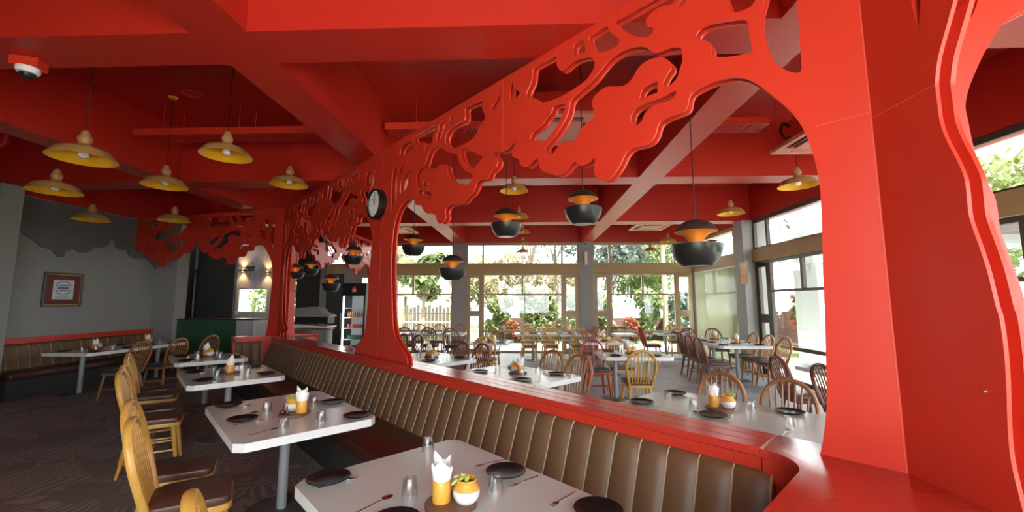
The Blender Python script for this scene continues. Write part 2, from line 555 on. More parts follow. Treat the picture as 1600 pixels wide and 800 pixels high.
HOLES=[[(0.363, 3.165), (0.381, 3.104), (0.386, 3.037), (0.378, 2.955), (0.362, 2.886), (0.338, 2.82), (0.308, 2.773), (0.278, 2.74), (0.253, 2.723), (0.237, 2.722), (0.23, 2.742), (0.229, 2.822), (0.228, 2.953), (0.226, 3.085), (0.225, 3.203), (0.234, 3.302), (0.255, 3.364), (0.295, 3.335), (0.334, 3.254)],
[(0.708, 3.135), (0.7, 3.162), (0.67, 3.174), (0.622, 3.172), (0.542, 3.145), (0.474, 3.119), (0.45, 3.097), (0.443, 3.066), (0.438, 2.992), (0.432, 2.918), (0.479, 2.923), (0.541, 2.939), (0.592, 2.961), (0.625, 2.983), (0.636, 3.003), (0.629, 3.027), (0.634, 3.056), (0.647, 3.078), (0.681, 3.106)],
[(0.53, 3.254), (0.522, 3.212), (0.518, 3.183), (0.49, 3.168), (0.453, 3.162), (0.422, 3.166), (0.399, 3.193), (0.387, 3.25), (0.397, 3.336), (0.436, 3.398), (0.489, 3.402), (0.531, 3.356), (0.541, 3.298)],
[(0.81, 3.378), (0.795, 3.361), (0.764, 3.368), (0.737, 3.389), (0.694, 3.428), (0.677, 3.466), (0.721, 3.469), (0.777, 3.421)],
[(1.229, 3.512), (1.141, 3.51), (1.044, 3.51), (0.952, 3.51), (0.856, 3.509), (0.781, 3.505), (0.775, 3.464), (0.807, 3.434), (0.84, 3.416), (0.864, 3.419), (0.896, 3.435), (0.938, 3.437), (0.981, 3.427), (1.008, 3.407), (1.011, 3.373), (0.993, 3.347), (0.968, 3.327), (0.969, 3.3), (0.995, 3.288), (1.039, 3.299), (1.101, 3.341), (1.164, 3.409), (1.206, 3.463)],
[(1.451, 3.51), (1.379, 3.517), (1.305, 3.517), (1.286, 3.481), (1.262, 3.436), (1.228, 3.4), (1.207, 3.371), (1.21, 3.341), (1.245, 3.331), (1.285, 3.332), (1.347, 3.342), (1.399, 3.381), (1.436, 3.447)],
[(1.502, 3.518), (1.548, 3.524), (1.583, 3.519), (1.596, 3.489), (1.591, 3.434), (1.533, 3.424), (1.481, 3.415), (1.489, 3.468)],
[(1.761, 3.511), (1.87, 3.516), (1.982, 3.52), (2.011, 3.505), (2.018, 3.448), (2.033, 3.399), (2.063, 3.367), (2.082, 3.33), (2.063, 3.29), (1.998, 3.259), (1.956, 3.228), (1.929, 3.191), (1.888, 3.181), (1.795, 3.167), (1.694, 3.164), (1.585, 3.176), (1.492, 3.197), (1.436, 3.231), (1.408, 3.275), (1.412, 3.32), (1.455, 3.36), (1.533, 3.385), (1.616, 3.388), (1.671, 3.37), (1.709, 3.368), (1.74, 3.397), (1.755, 3.446)],
[(2.252, 3.523), (2.277, 3.464), (2.283, 3.397), (2.271, 3.355), (2.231, 3.343), (2.176, 3.35), (2.168, 3.381), (2.207, 3.411), (2.239, 3.443)],
[(2.421, 3.516), (2.434, 3.449), (2.473, 3.416), (2.508, 3.393), (2.518, 3.355), (2.481, 3.335), (2.446, 3.359), (2.416, 3.395), (2.404, 3.473)],
[(2.669, 3.496), (2.79, 3.503), (2.923, 3.506), (2.925, 3.435), (2.946, 3.384), (3.047, 3.391), (3.158, 3.387), (3.237, 3.351), (3.27, 3.3), (3.251, 3.24), (3.175, 3.185), (3.074, 3.149), (2.946, 3.144), (2.824, 3.156), (2.746, 3.186), (2.704, 3.247), (2.634, 3.282), (2.62, 3.327), (2.654, 3.391), (2.664, 3.444)],
[(3.19, 3.514), (3.111, 3.511), (3.11, 3.452), (3.153, 3.413), (3.196, 3.423)],
[(3.373, 3.513), (3.236, 3.516), (3.24, 3.455), (3.297, 3.405), (3.36, 3.313), (3.434, 3.321), (3.436, 3.371), (3.395, 3.45)],
[(3.919, 3.518), (3.695, 3.516), (3.46, 3.515), (3.464, 3.457), (3.5, 3.404), (3.529, 3.335), (3.598, 3.297), (3.65, 3.268), (3.678, 3.29), (3.64, 3.345), (3.696, 3.391), (3.786, 3.414), (3.848, 3.39)],
[(4.242, 3.383), (4.189, 3.484), (4.006, 3.486), (3.898, 3.393), (3.94, 3.371), (4.022, 3.378), (4.143, 3.357)],
[(3.414, 3.276), (3.501, 3.273), (3.564, 3.252), (3.614, 3.193), (3.663, 3.119), (3.777, 3.096), (3.83, 3.043), (3.819, 2.967), (3.785, 2.897), (3.74, 2.891), (3.753, 2.967), (3.734, 3.042), (3.675, 3.09), (3.583, 3.081), (3.504, 3.03), (3.447, 3.006), (3.393, 3.041), (3.321, 3.045), (3.238, 3.006), (3.213, 2.933), (3.165, 2.856), (3.108, 2.808), (3.075, 2.765), (3.021, 2.765), (2.948, 2.754), (2.876, 2.732), (2.817, 2.76), (2.798, 2.814), (2.899, 2.868), (2.983, 2.943), (3.028, 3.025), (3.056, 3.095), (3.139, 3.121), (3.243, 3.163), (3.327, 3.227)],
[(3.003, 3.103), (2.888, 3.102), (2.852, 3.057), (2.773, 3.023), (2.724, 2.982), (2.662, 2.962), (2.657, 2.928), (2.737, 2.888), (2.789, 2.855), (2.879, 2.905), (2.958, 2.981)],
[(1.686, 3.098), (1.789, 3.114), (1.816, 3.072), (1.876, 3.041), (1.917, 3.003), (2.008, 2.979), (2.044, 2.937), (2.022, 2.908), (1.952, 2.888), (1.905, 2.856), (1.841, 2.891), (1.76, 2.946), (1.706, 3.013), (1.678, 3.068)],
[(1.879, 2.818), (1.832, 2.843), (1.758, 2.896), (1.682, 2.968), (1.644, 3.036), (1.625, 3.103), (1.533, 3.136), (1.438, 3.169), (1.356, 3.222), (1.303, 3.256), (1.242, 3.272), (1.183, 3.278), (1.103, 3.266), (1.045, 3.242), (1.011, 3.21), (0.978, 3.171), (0.941, 3.149), (0.892, 3.147), (0.844, 3.139), (0.81, 3.12), (0.794, 3.09), (0.795, 3.031), (0.812, 2.987), (0.83, 2.942), (0.866, 2.917), (0.902, 2.908), (0.916, 2.918), (0.917, 2.95), (0.891, 2.988), (0.866, 3.01), (0.864, 3.046), (0.887, 3.082), (0.926, 3.113), (0.976, 3.129), (1.037, 3.127), (1.082, 3.105), (1.12, 3.06), (1.168, 3.036), (1.215, 3.042), (1.273, 3.066), (1.329, 3.081), (1.384, 3.068), (1.427, 3.038), (1.434, 2.985), (1.417, 2.941), (1.426, 2.907), (1.461, 2.887), (1.511, 2.87), (1.552, 2.836), (1.579, 2.792), (1.617, 2.783), (1.688, 2.795), (1.744, 2.787), (1.798, 2.745), (1.834, 2.74), (1.869, 2.777)],
[(0.951, 2.967), (1.008, 2.971), (1.059, 2.954), (1.076, 2.903), (1.041, 2.898), (0.985, 2.9), (0.954, 2.9), (0.957, 2.934)],
[(0.845, 2.867), (0.941, 2.856), (1.034, 2.86), (1.101, 2.85), (1.138, 2.817), (1.14, 2.77), (1.107, 2.74), (1.066, 2.754), (1.039, 2.799), (0.98, 2.828), (0.886, 2.819), (0.852, 2.836)],
[(4.373, 3.277), (4.414, 3.194), (4.433, 3.052), (4.424, 2.85), (4.418, 2.714), (4.381, 2.763), (4.319, 2.831), (4.284, 2.911), (4.283, 3.021), (4.312, 3.154), (4.343, 3.249)],
[(4.143, 3.24), (4.255, 3.212), (4.252, 3.168), (4.215, 3.139), (4.157, 3.161), (4.138, 3.203)],
[(3.957, 3.144), (4.075, 3.126), (4.165, 3.089), (4.205, 3.032), (4.209, 2.912), (4.123, 2.906), (4.05, 2.945), (4.018, 2.995), (4.004, 3.056)],
[(3.678, 2.939), (3.569, 2.903), (3.58, 2.873), (3.662, 2.878)],
[(3.779, 2.854), (3.664, 2.843), (3.565, 2.818), (3.499, 2.758), (3.528, 2.705), (3.567, 2.712), (3.629, 2.79), (3.762, 2.791)]]
WEDGE_EDGE=[(0.367, 2.665), (0.338, 2.6), (0.295, 2.504), (0.275, 2.428), (0.272, 2.401), (0.272, 2.342), (0.273, 2.27), (0.287, 2.198), (0.312, 2.119), (0.329, 2.05), (0.331, 1.997), (0.329, 1.927), (0.334, 1.883), (0.349, 1.808), (0.362, 1.732), (0.369, 1.666), (0.374, 1.614), (0.38, 1.575), (0.38, 1.465), (0.373, 1.356), (0.367, 1.292), (0.361, 1.205), (0.361, 1.141), (0.367, 1.077), (0.374, 1.017)]
WALL_CANOPY=[(7.072, 2.894), (7.145, 2.847), (7.272, 2.771), (7.383, 2.678), (7.533, 2.648), (7.602, 2.607), (7.677, 2.528), (7.745, 2.51), (7.797, 2.554), (7.8, 2.631), (7.888, 2.668), (7.98, 2.693), (8.033, 2.647), (8.155, 2.648), (8.299, 2.72), (8.316, 2.797), (8.421, 2.791), (8.525, 2.819), (8.626, 2.903), (8.646, 2.977), (8.786, 2.998), (8.781, 2.911), (8.893, 2.81), (9.057, 2.816), (9.113, 2.719), (9.277, 2.647), (9.467, 2.682), (9.604, 2.65), (9.849, 2.468)]
# ------------------------------------------------------------------ the room
ZS, ZC = 3.583, 4.453            # underside of the beams, underside of the slab
YW, XW = 13.44, 5.39             # far window wall, side window wall
bm = B()
add_prism(bm, [(-12, -2.35), (5.6, -2.35), (5.6, -2.347), (-10.747, 14), (-12, 14)], -0.12, 0.0)
struct('floor_carpet', bm, M['carpet'])
bm = B()
add_prism(bm, [(5.6, -2.347), (5.6, 14), (-10.747, 14)], -0.12, 0.0)
struct('floor_tiles', bm, M['tile'])
bm = B()
add_box(bm, -12.2, 6.4, -2.6, 14.4, ZC, ZC + 0.15)
struct('ceiling', bm, M['ceil'])
XB = [(-9.62, -9.2), (-6.07, -5.69), (-2.455, -2.03), (1.77, 2.15), (5.39, 5.8)]
YB = [(-2.5, -2.1), (-0.93, -0.53), (2.714, 3.116), (6.36, 6.755), (9.97, 10.37), (13.44, 13.84)]
for x0, x1 in XB:
    bm = B()
    add_box(bm, x0, x1, -2.3, 13.84, ZS, ZC + 0.05)
    struct('ceiling_beam', bm, M['ceil'])
for y0, y1 in YB:
    bm = B()
    edges = [-12.0] + [v for p in XB for v in p]
    for a, b in zip(edges[0::2], edges[1::2]):
        add_box(bm, a, b, y0, y1, ZS, ZC + 0.05)
    struct('ceiling_beam', bm, M['ceil'])

bm = B()
add_box(bm, -9.45, -9.21, -2.2, 9.83, 0, ZS)
struct('wall_left', bm, M['grey_wall'])
bm = B()
add_box(bm, -9.21, -8.58, 6.25, 6.57, 0, ZS, bev=0.006)
struct('wall_column', bm, M['grey_wall'])
bm = B()
add_box(bm, -9.45, -8.62, 9.83, 10.17, 0, ZS, bev=0.006)
struct('wall_column', bm, M['col_grey'])
bm = B()
add_box(bm, -12.0, -9.16, 10.95, 11.05, 0, ZS)
add_box(bm, -8.98, -7.98, 10.95, 11.05, 0, ZS)
struct('wall_charcoal', bm, M['dark_wall'])
bm = B()
add_box(bm, -9.16, -9.10, 10.92, 11.08, 0, ZS)
add_box(bm, -9.03, -8.98, 10.92, 11.08, 0, ZS)
add_box(bm, -9.10, -9.03, 10.94, 11.06, 2.45, 2.52)
struct('door_1', bm, M['black'])
bm = B()
add_box(bm, -9.10, -9.03, 10.99, 11.0, 0, 2.45)
struct('door_glass', bm, M['pane'], bpy.data.objects['door_1'])
bm = B()
add_box(bm, -12.12, -12.0, 9.83, 14, 0, ZS)
add_box(bm, -12.0, -9.45, 9.70, 9.83, 0, ZS)
struct('wall_pantry', bm, M['grey_wall'])
# far wall left of the window bays, with the pantry window
bm = B()
add_box(bm, -12.0, -9.64, YW, YW + 0.2, 0, ZS)
add_box(bm, -9.64, -8.64, YW, YW + 0.2, 0, 1.29)
add_box(bm, -9.64, -8.64, YW, YW + 0.2, 2.10, ZS)
add_box(bm, -8.64, -8.3, YW, YW + 0.2, 0, ZS)
struct('wall_concrete', bm, M['concrete'])
bm = B()
add_box(bm, -6.72, -6.05, YW, YW + 0.2, 0, 2.57)
add_box(bm, -6.84, -6.13, 12.0, 12.4, 0, ZS)
struct('wall_dark', bm, M['dark_wall'])
bm = B()
for x0, x1, y0, y1 in ((-6.05, -5.6, YW - 0.04, YW + 0.3), (-2.42, -1.99, YW - 0.04, YW + 0.3), (1.70, 2.15, YW - 0.04, YW + 0.3)):
    bm = B()
    add_box(bm, x0, x1, y0, y1, 0, ZS, bev=0.008)
    struct('wall_column', bm, M['col_grey'])
for y0, y1 in ((9.88, 10.28), (6.23, 6.63), (2.58, 2.98), (-1.07, -0.67)):
    bm = B()
    add_box(bm, 5.13, 5.7, y0, y1, 0, ZS, bev=0.008)
    struct('wall_column', bm, M['col_grey'])
bm = B()
add_box(bm, 5.34, 5.7, YW - 0.05, YW + 0.3, 0, ZS)
struct('wall_corner', bm, M['col_grey'])
# beige bands between clerestory and windows
bm = B()
for x0, x1 in ((-8.3, -6.05), (-5.6, -2.42), (-1.99, 1.70), (2.15, 5.34)):
    add_box(bm, x0, x1, YW - 0.02, YW + 0.16, 2.57, 2.864, bev=0.006)
struct('trim_1', bm, M['beige'])
bm = B()
for y0, y1 in ((10.28, YW - 0.05), (6.63, 9.88), (2.98, 6.23), (-0.67, 2.58), (-2.2, -1.07)):
    add_box(bm, XW - 0.06, XW + 0.16, y0, y1, 2.57, 2.864, bev=0.006)
struct('trim_2', bm, M['beige'])
# rear wall behind the camera with its window openings
bm = B()
add_box(bm, -9.45, -2.07, -2.35, -2.2, 0, ZS)
add_box(bm, -2.07, 5.7, -2.35, -2.2, 0, 0.3)
add_box(bm, -2.07, 5.7, -2.35, -2.2, 3.4, ZS)
for x in (1.77,):
    add_box(bm, x, x + 0.38, -2.35, -2.2, 0.3, 3.4)
struct('wall_rear', bm, M['grey_wall'])


def window(n, name_mat, mx, bars, glass, d0=-0.03, d1=0.05):
    """bars, glass: (u0, u1, z0, z1) in the wall's own frame; mx puts u along the wall and v outwards."""
    bm = B()
    for u0, u1, z0, z1 in bars:
        add_box(bm, u0, u1, d0, d1, z0, z1, bev=0.006, mx=mx)
    f = struct('window_%d' % n, bm, M[name_mat])
    bm = B()
    for u0, u1, z0, z1 in glass:
        add_box(bm, u0, u1, 0.006, 0.012, z0, z1, mx=mx)
    struct('glass', bm, M['pane'], f)
    return f


def bay(n, fm, mx, L, cas_l=True, cas_r=True, split=None):
    bars, glass = [], []
    ft = 2.57
    bars += [(0, L, 0, 0.07), (0, L, ft - 0.065, ft), (0, 0.06, 0.07, ft - 0.065), (L - 0.06, L, 0.07, ft - 0.065)]
    a, b = 0.06, L - 0.06
    for side in ([0] if cas_l else []) + ([1] if cas_r else []):
        u0 = 0.06 if side == 0 else L - 0.06 - 0.44
        u1 = u0 + 0.44
        # slim casement: its own sash, a solid block at lock height
        bars += [(u0, u0 + 0.075, 0.07, ft - 0.065), (u1 - 0.075, u1, 0.07, ft - 0.065), (u0 + 0.075, u1 - 0.075, 1.17, 1.36),
                 (u0 + 0.075, u1 - 0.075, 0.07, 0.14), (u0 + 0.075, u1 - 0.075, ft - 0.14, ft - 0.065)]
        glass += [(u0 + 0.07, u1 - 0.07, 0.1, 1.2), (u0 + 0.07, u1 - 0.07, 1.33, ft - 0.1)]
        if side == 0:
            a = u1 + 0.09
            bars.append((u1, u1 + 0.09, 0.07, ft - 0.065))
        else:
            b = u0 - 0.09
            bars.append((u0 - 0.09, u0, 0.07, ft - 0.065))
    bars += [(a, b, 1.85, 1.905), (a, b, 0.66, 0.73)]
    m = a + (b - a) * 0.5 if split is None else split
    bars.append((m - 0.03, m + 0.03, 1.905, ft - 0.065))
    glass += [(a, b, 0.05, 0.68), (a, b, 0.71, 1.87), (a, b, 1.89, ft - 0.04)]
    # clerestory above the band
    bars += [(0, L, 2.864, 2.90), (0, L, 3.49, ZS), (0, 0.05, 2.9, 3.49), (L - 0.05, L, 2.9, 3.49)]
    for u in ((a - 0.045) if cas_l else None, (b + 0.045) if cas_r else None):
        if u is not None:
            bars.append((u - 0.03, u + 0.03, 2.90, 3.49))
    glass += [(0.03, L - 0.03, 2.88, 3.52)]
    return window(n, fm, mx, bars, glass)


def far_m(x0):
    return Matrix.Translation((x0, YW + 0.04, 0))


def side_m(y1):
    return Matrix.Translation((XW + 0.02, y1, 0)) @ Matrix.Rotation(-PI / 2, 4, 'Z')


bay(1, 'alu', far_m(-5.6), 3.18, True, False)
bay(2, 'alu', far_m(-1.99), 3.69)
bay(3, 'alu', far_m(2.15), 3.19, True, True)
bay(4, 'alu', side_m(YW - 0.05), 3.11, False, True)
bay(5, 'dark_alu', side_m(9.88), 3.25, True, True)
bay(6, 'dark_alu', side_m(6.23), 3.25, True, True)
bay(7, 'dark_alu', side_m(2.58), 3.25, True, True)
bay(8, 'dark_alu', side_m(-1.07), 1.13, False, False)
# service end: clerestory strip and a tall light behind the dark column, pantry window, rear windows
window(9, 'alu', far_m(-8.3), [(0, 2.25, 2.864, 2.9), (0, 2.25, 3.49, ZS), (0.72, 0.78, 2.9, 3.49), (1.45, 1.51, 2.9, 3.49), (0, 0.06, 0, 2.57), (1.52, 1.58, 0, 2.57), (0.06, 1.52, 0.9, 0.96)],
       [(0, 2.25, 2.88, 3.52), (0.05, 1.54, 0, 2.57)])
window(10, 'white', far_m(-9.64), [(0, 1.0, 1.29, 1.33), (0, 1.0, 2.06, 2.10), (0, 0.04, 1.33, 2.06), (0.96, 1.0, 1.33, 2.06)], [(0.02, 0.98, 1.31, 2.08)])
for k, (xa, xb) in enumerate(((-2.07, 1.77), (2.15, 5.7))):
    L = xb - xa
    window(11 + k, 'dark_alu', Matrix.Translation((xb, -2.28, 0)) @ Matrix.Rotation(PI, 4, 'Z'),
           [(0, L, 0.3, 0.36), (0, L, 3.34, 3.4), (0, 0.06, 0.36, 3.34), (L - 0.06, L, 0.36, 3.34), (L / 2 - 0.03, L / 2 + 0.03, 0.36, 3.34)], [(0.03, L - 0.03, 0.33, 3.37)])

# ------------------------------------------------------------------ half wall and red rail
SF = 9.42                                     # far corner of the partition
bm = B()
add_box(bm, 0.30, SF + 0.12, 2.205, 2.42, 0, 0.90, mx=MP)
add_prism(bm, [(0.44, 0.95), (0.44, 2.42), (-0.55, 2.42), (-0.55, 0.95)], 0, 0.90, mx=MP)
add_box(bm, SF - 0.02, SF + 0.16, 1.56, 3.02, 0, 0.90, mx=MP)
struct('partition', bm, M['red'])
arc = [(0.475 + 0.185 * (1 - math.sin(a)), 1.970 + 0.185 * (1 - (1 - math.cos(a)))) for a in [0]]
arc = []
for k in range(13):
    a = PI / 2 * k / 12
    arc.append((0.665 - 0.19 * math.sin(a), 1.965 + 0.19 * math.cos(a)))
bm = B()
for c0, c1 in ((2.155, 2.2495), (2.2505, 2.3445), (2.3455, 2.44)):
    add_box(bm, 0.665, SF - 0.05, c0, c1, 0.93, 0.97, bev=0.004, mx=MP)
add_prism(bm, arc + [(0.475, 0.92), (-0.60, 0.92), (-0.60, 2.44), (0.665, 2.44)], 0.93, 0.97, mx=MP, bev=0.004)
add_box(bm, SF - 0.05, SF + 0.17, 1.52, 3.05, 0.93, 0.97, bev=0.004, mx=MP)
struct('trim_3', bm, M['red_rail'], smooth=35)
bm = B()
add_box(bm, 0.665, SF - 0.05, 2.165, 2.21, 0.872, 0.93, mx=MP)
inner = [(0.665 + (p[0] - 0.665) * 1.18, 1.965 + (p[1] - 1.965) * 1.18) for p in arc]
out = [(p[0] - 0.006, p[1] + 0.006) for p in arc]
add_prism(bm, out + inner[::-1], 0.83, 0.93, mx=MP)
add_box(bm, 0.43, 0.469, 0.93, 1.97, 0.83, 0.93, mx=MP)
add_box(bm, SF - 0.05, SF - 0.02, 1.52, 2.2, 0.872, 0.93, mx=MP)
add_box(bm, SF - 0.05, SF + 0.17, 1.52, 1.565, 0, 0.93, mx=MP)
add_box(bm, SF - 0.05, SF + 0.17, 3.015, 3.05, 0, 0.93, mx=MP)
struct('trim_4', bm, M['red'])

# ------------------------------------------------------------------ cut-out tree screens
def inset(poly, d):
    """Moves a closed outline by d along its inward normals (outline counter-clockwise: d > 0 shrinks it)."""
    n = len(poly)
    area = sum(poly[i][0] * poly[(i + 1) % n][1] - poly[(i + 1) % n][0] * poly[i][1] for i in range(n))
    sg = 1 if area > 0 else -1
    res = []
    for i in range(n):
        a, b, c = Vector(poly[i - 1]), Vector(poly[i]), Vector(poly[(i + 1) % n])
        e1, e2 = (b - a), (c - b)
        if e1.length < 1e-6 or e2.length < 1e-6:
            res.append((b.x, b.y))
            continue
        e1.normalize()
        e2.normalize()
        nrm = Vector((-(e1.y + e2.y), e1.x + e2.x))
        if nrm.length < 0.25:
            res.append((b.x, b.y))
            continue
        nrm.normalize()
        res.append((b.x + nrm.x * d * sg, b.y + nrm.y * d * sg))
    return res


def sheet(name, outline, holes, t0, t1, mx, m, parent):
    """A board cut from OUTLINE with HOLES, from depth t0 to t1 along the screen's normal."""
    cu = bpy.data.curves.new(name, 'CURVE')
    cu.dimensions = '2D'
    cu.fill_mode = 'BOTH'
    cu.extrude = (t1 - t0) / 2
    for poly in [outline] + holes:
        sp = cu.splines.new('POLY')
        sp.points.add(len(poly) - 1)
        for p, q in zip(sp.points, poly):
            p.co = (q[0], q[1], 0, 1)
        sp.use_cyclic_u = True
    tmp = bpy.data.objects.new(name + '_outline', cu)
    COL.objects.link(tmp)
    bpy.context.view_layer.update()
    me = bpy.data.meshes.new_from_object(tmp.evaluated_get(bpy.context.evaluated_depsgraph_get()))
    bpy.data.objects.remove(tmp, do_unlink=True)
    bpy.data.curves.remove(cu)
    me.transform(mx @ Matrix.Translation((0, 0, (t0 + t1) / 2)))
    me.name = name
    me.materials.clear()
    me.materials.append(m)
    bm = B()
    bm.from_mesh(me)
    bmesh.ops.remove_doubles(bm, verts=bm.verts, dist=1e-5)
    bmesh.ops.recalc_face_normals(bm, faces=bm.faces)
    bm.to_mesh(me)
    bm.free()
    me.polygons.foreach_set('use_smooth', [True] * len(me.polygons))
    me.set_sharp_from_angle(angle=math.radians(40))
    o = bpy.data.objects.new(name, me)
    COL.objects.link(o)
    o.parent = parent
    return o


def smooth_line(pts, sub=3):
    return [(p.x, p.y) for p in catmull([(x, y, 0) for x, y in pts], sub)]


def smooth_loop(pts, sub=3):
    return [(p.x, p.y) for p in catmull([(x, y, 0) for x, y in pts], sub, True)]


ZB, ZT = 0.97, 3.58
HL = [smooth_loop(h) for h in HOLES]
FT, GAP, BT = 0.014, 0.040, 0.018            # front board, recessed core, back board


def screen(label, base, rz, outline, holes, seams, rec=0.0, battens=()):
    """Two boards with a recessed core between them; local x runs along the screen, y into its depth."""
    r = thing('tree_screen', label, 'room divider screen', base, rz, 'tree cut-out screens above the red rail')
    mx = Matrix(((1, 0, 0, 0), (0, 0, -1, 0), (0, 1, 0, 0), (0, 0, 0, 1)))   # outline (u, z), depth along -y
    sheet('front_board', outline, holes, -FT, 0, mx, M['red'], r)
    if rec:
        sheet('core', inset(outline, rec), [inset(h, -0.02) for h in holes], -FT - GAP, -FT, mx, M['red'], r)
    for u0, u1, z0, z1 in battens:
        bm = B()
        add_box(bm, u0, u1, FT, FT + GAP, z0, z1)
        obj('batten', bm, M['red'], r)
    sheet('back_board', outline, holes, -FT - GAP - BT, -FT - GAP, mx, M['red'], r)
    for pts in seams:
        bm = B()
        for (u0, z0), (u1, z1) in zip(pts, pts[1:]):
            w = 0.0014
            if abs(u1 - u0) > abs(z1 - z0):
                add_box(bm, u0, u1, -0.0015, 0.001, z0 - w, z0 + w)
            else:
                add_box(bm, u0 - w, u0 + w, -0.0015, 0.001, z0, z1)
        obj('joint_line', bm, M['red_seam'], r)
    return r


# local frame of the partition screens: u from the near corner along the partition, looking from the benches.
# u grows to the left in the photograph, so the outline is mirrored: x = -u.
def mir(poly):
    return [(-x, z) for x, z in poly]


PER = 4.66                                      # one bay of the partition
def clip(poly):
    return [(x, max(z, ZB)) for x, z in poly]


arch1 = clip(smooth_line(NEAR_PILLAR + ARCH + MID_RIGHT))
bay1 = [(0.0, ZB), (0.0, ZT), (PER, ZT), (PER, ZB)] + [(MID_RIGHT[-1][0] + 0.0, ZB)] + arch1[::-1] + [(NEAR_PILLAR[0][0], ZB)]
# front faces look towards -c: place with local x towards -s direction, local +y towards -c ... depth runs +c
RZ1 = math.atan2(-R2, R2)                       # local x -> (R2, -R2): from far to near
screen('red tree-shaped cut-out screen with one arch between the corner pillar and the clock pillar', P3(0.1817, 2.2667), RZ1,
       mir(bay1), [mir(h) for h in HL],
       [[(-2.37, 2.92), (-2.37, ZT)], [(-0.197, 2.437), (0, 2.437)], [(-0.004, ZB), (-0.004, ZT)]],
       battens=((-PER, 0, ZT - 0.05, ZT), (-0.10, -0.02, ZB, ZT - 0.05), (-PER, -PER + 0.16, ZB, ZT - 0.05)))
arch2 = clip(smooth_line([(x - PER, z) for x, z in MID_LEFT[::-1]] + [(x, z) for x, z in ARCH] + MID_RIGHT[:-2] + [(4.36, 1.02)]))
FAR = SF - 0.1817 - PER
bay2 = [(0.0, ZB), (0.0, ZT), (FAR, ZT), (FAR, ZB), (arch2[-1][0], ZB)] + arch2[::-1] + [(arch2[0][0], ZB)]
screen('red tree-shaped cut-out screen between the clock pillar and the far corner pillar', P3(0.1817 + PER, 2.2667), RZ1,
       mir(bay2), [mir(h) for h in HL], [[(-2.37, 2.92), (-2.37, ZT)], [(-0.28, 2.42), (0.28, 2.42)], [(0, ZB), (0, ZT)]],
       battens=((-FAR, 0, ZT - 0.05, ZT), (-0.16, 0, ZB, ZT - 0.05), (-FAR, -FAR + 0.10, ZB, ZT - 0.05)))

# screen turned off the far corner towards the grey wall
A = P3(SF, 2.2667)
d2 = Vector((-0.977, 0.213)).normalized()
L2 = 4.12
cut = [q for q in (NEAR_PILLAR + ARCH) if q[0] < L2 - 0.05]
arc3 = clip(smooth_line(cut))
bay3 = [(0.0, ZB), (0.0, ZT), (L2, ZT), (L2, arc3[-1][1])] + arc3[::-1] + [(NEAR_PILLAR[0][0], ZB)]
screen('dark red tree-shaped screen reaching from the far corner pillar to the grey wall', A, math.atan2(-d2.y, -d2.x),
       mir(bay3), [mir(h) for h in HL if max(q[0] for q in h) < L2 - 0.06], [],
       battens=((-L2, 0, ZT - 0.05, ZT), (-0.10, -0.02, ZB, ZT - 0.05)))
# screen behind the far corner running towards the far windows, seen sunlit through the second bay
L4 = 4.55
arc4 = clip(smooth_line(NEAR_PILLAR + ARCH + MID_RIGHT[:8]))
bay4 = [(0.0, ZB), (0.0, ZT), (L4, ZT), (L4, arc4[-1][1])] + arc4[::-1] + [(NEAR_PILLAR[0][0], ZB)]
screen('tree-shaped screen with daylight on it behind the far corner pillar', A + V(0.04, 0.16, 0), math.atan2(-1, 0),
       mir(bay4), [mir(h) for h in HL], [],
       battens=((-L4, 0, ZT - 0.05, ZT), (-0.10, -0.02, ZB, ZT - 0.05)))
# near corner: panel turned off the corner pillar past the camera, its opening edge towards the viewer
edge = smooth_line(WEDGE_EDGE)
we = [(0.0, ZB), (WEDGE_EDGE[-1][0] + 0.005, ZB)] + edge[::-1] + smooth_line([(0.367, 2.665), (0.41, 2.73), (0.47, 2.79), (0.56, 2.84), (0.68, 2.86), (0.85, 2.83), (1.05, 2.78), (1.3, 2.80), (1.6, 2.74), (2.2, 2.78)]) + [(2.2, ZT), (0.0, ZT)]
screen('plain deep red face of the corner pillar with a wavy double-board edge', P3(0.1817, 2.2667), -PI / 2,
       we, [smooth_loop([(0.235, 2.66), (0.25, 2.72), (0.262, 2.80), (0.26, 2.95), (0.235, 3.05), (0.22, 2.95), (0.222, 2.80)])], [[(0.0, 2.41), (0.27, 2.41)]], rec=0.055)
_w = [o for o in bpy.data.objects if o.get('label', '').startswith('plain deep red face')][0]
bm = B()
add_lathe(bm, [(0, 0.0), (0.006, 0.0), (0.006, 0.006), (0.003, 0.009), (0, 0.009)], 12, Matrix.Translation((0.315, 0, 1.345)) @ Matrix.Rotation(PI / 2, 4, 'X'))
_b = obj('brass_screw', bm, mat('brass', (0.55, 0.36, 0.12), 0.35, metal=0.8), _w)
_b['label'] = 'small brass screw'
# its mirror: the screen leaving the same corner towards the side windows, just showing beyond that wavy edge
EDGE6 = [(0.55, 2.80), (0.49, 2.77), (0.452, 2.72), (0.416, 2.66), (0.39, 2.61), (0.358, 2.54), (0.335, 2.48), (0.322, 2.42), (0.325, 2.36), (0.329, 2.28), (0.339, 2.19), (0.356, 2.12), (0.378, 2.04),
         (0.381, 1.97), (0.381, 1.91), (0.391, 1.85), (0.404, 1.78), (0.418, 1.70), (0.426, 1.64), (0.432, 1.50), (0.428, 1.35), (0.420, 1.20), (0.425, 1.08), (0.44, ZB)]
w6 = [(0.0, ZB)] + smooth_line(EDGE6[::-1] + [(0.62, 2.83), (0.70, 2.84), (0.86, 2.80), (1.0, 2.72), (1.15, 2.70), (1.3, 2.58), (1.5, 2.52), (1.8, 2.62), (2.1, 2.60), (2.4, 2.74), (2.6, 2.72)]) + [(2.6, ZT), (0.0, ZT)]
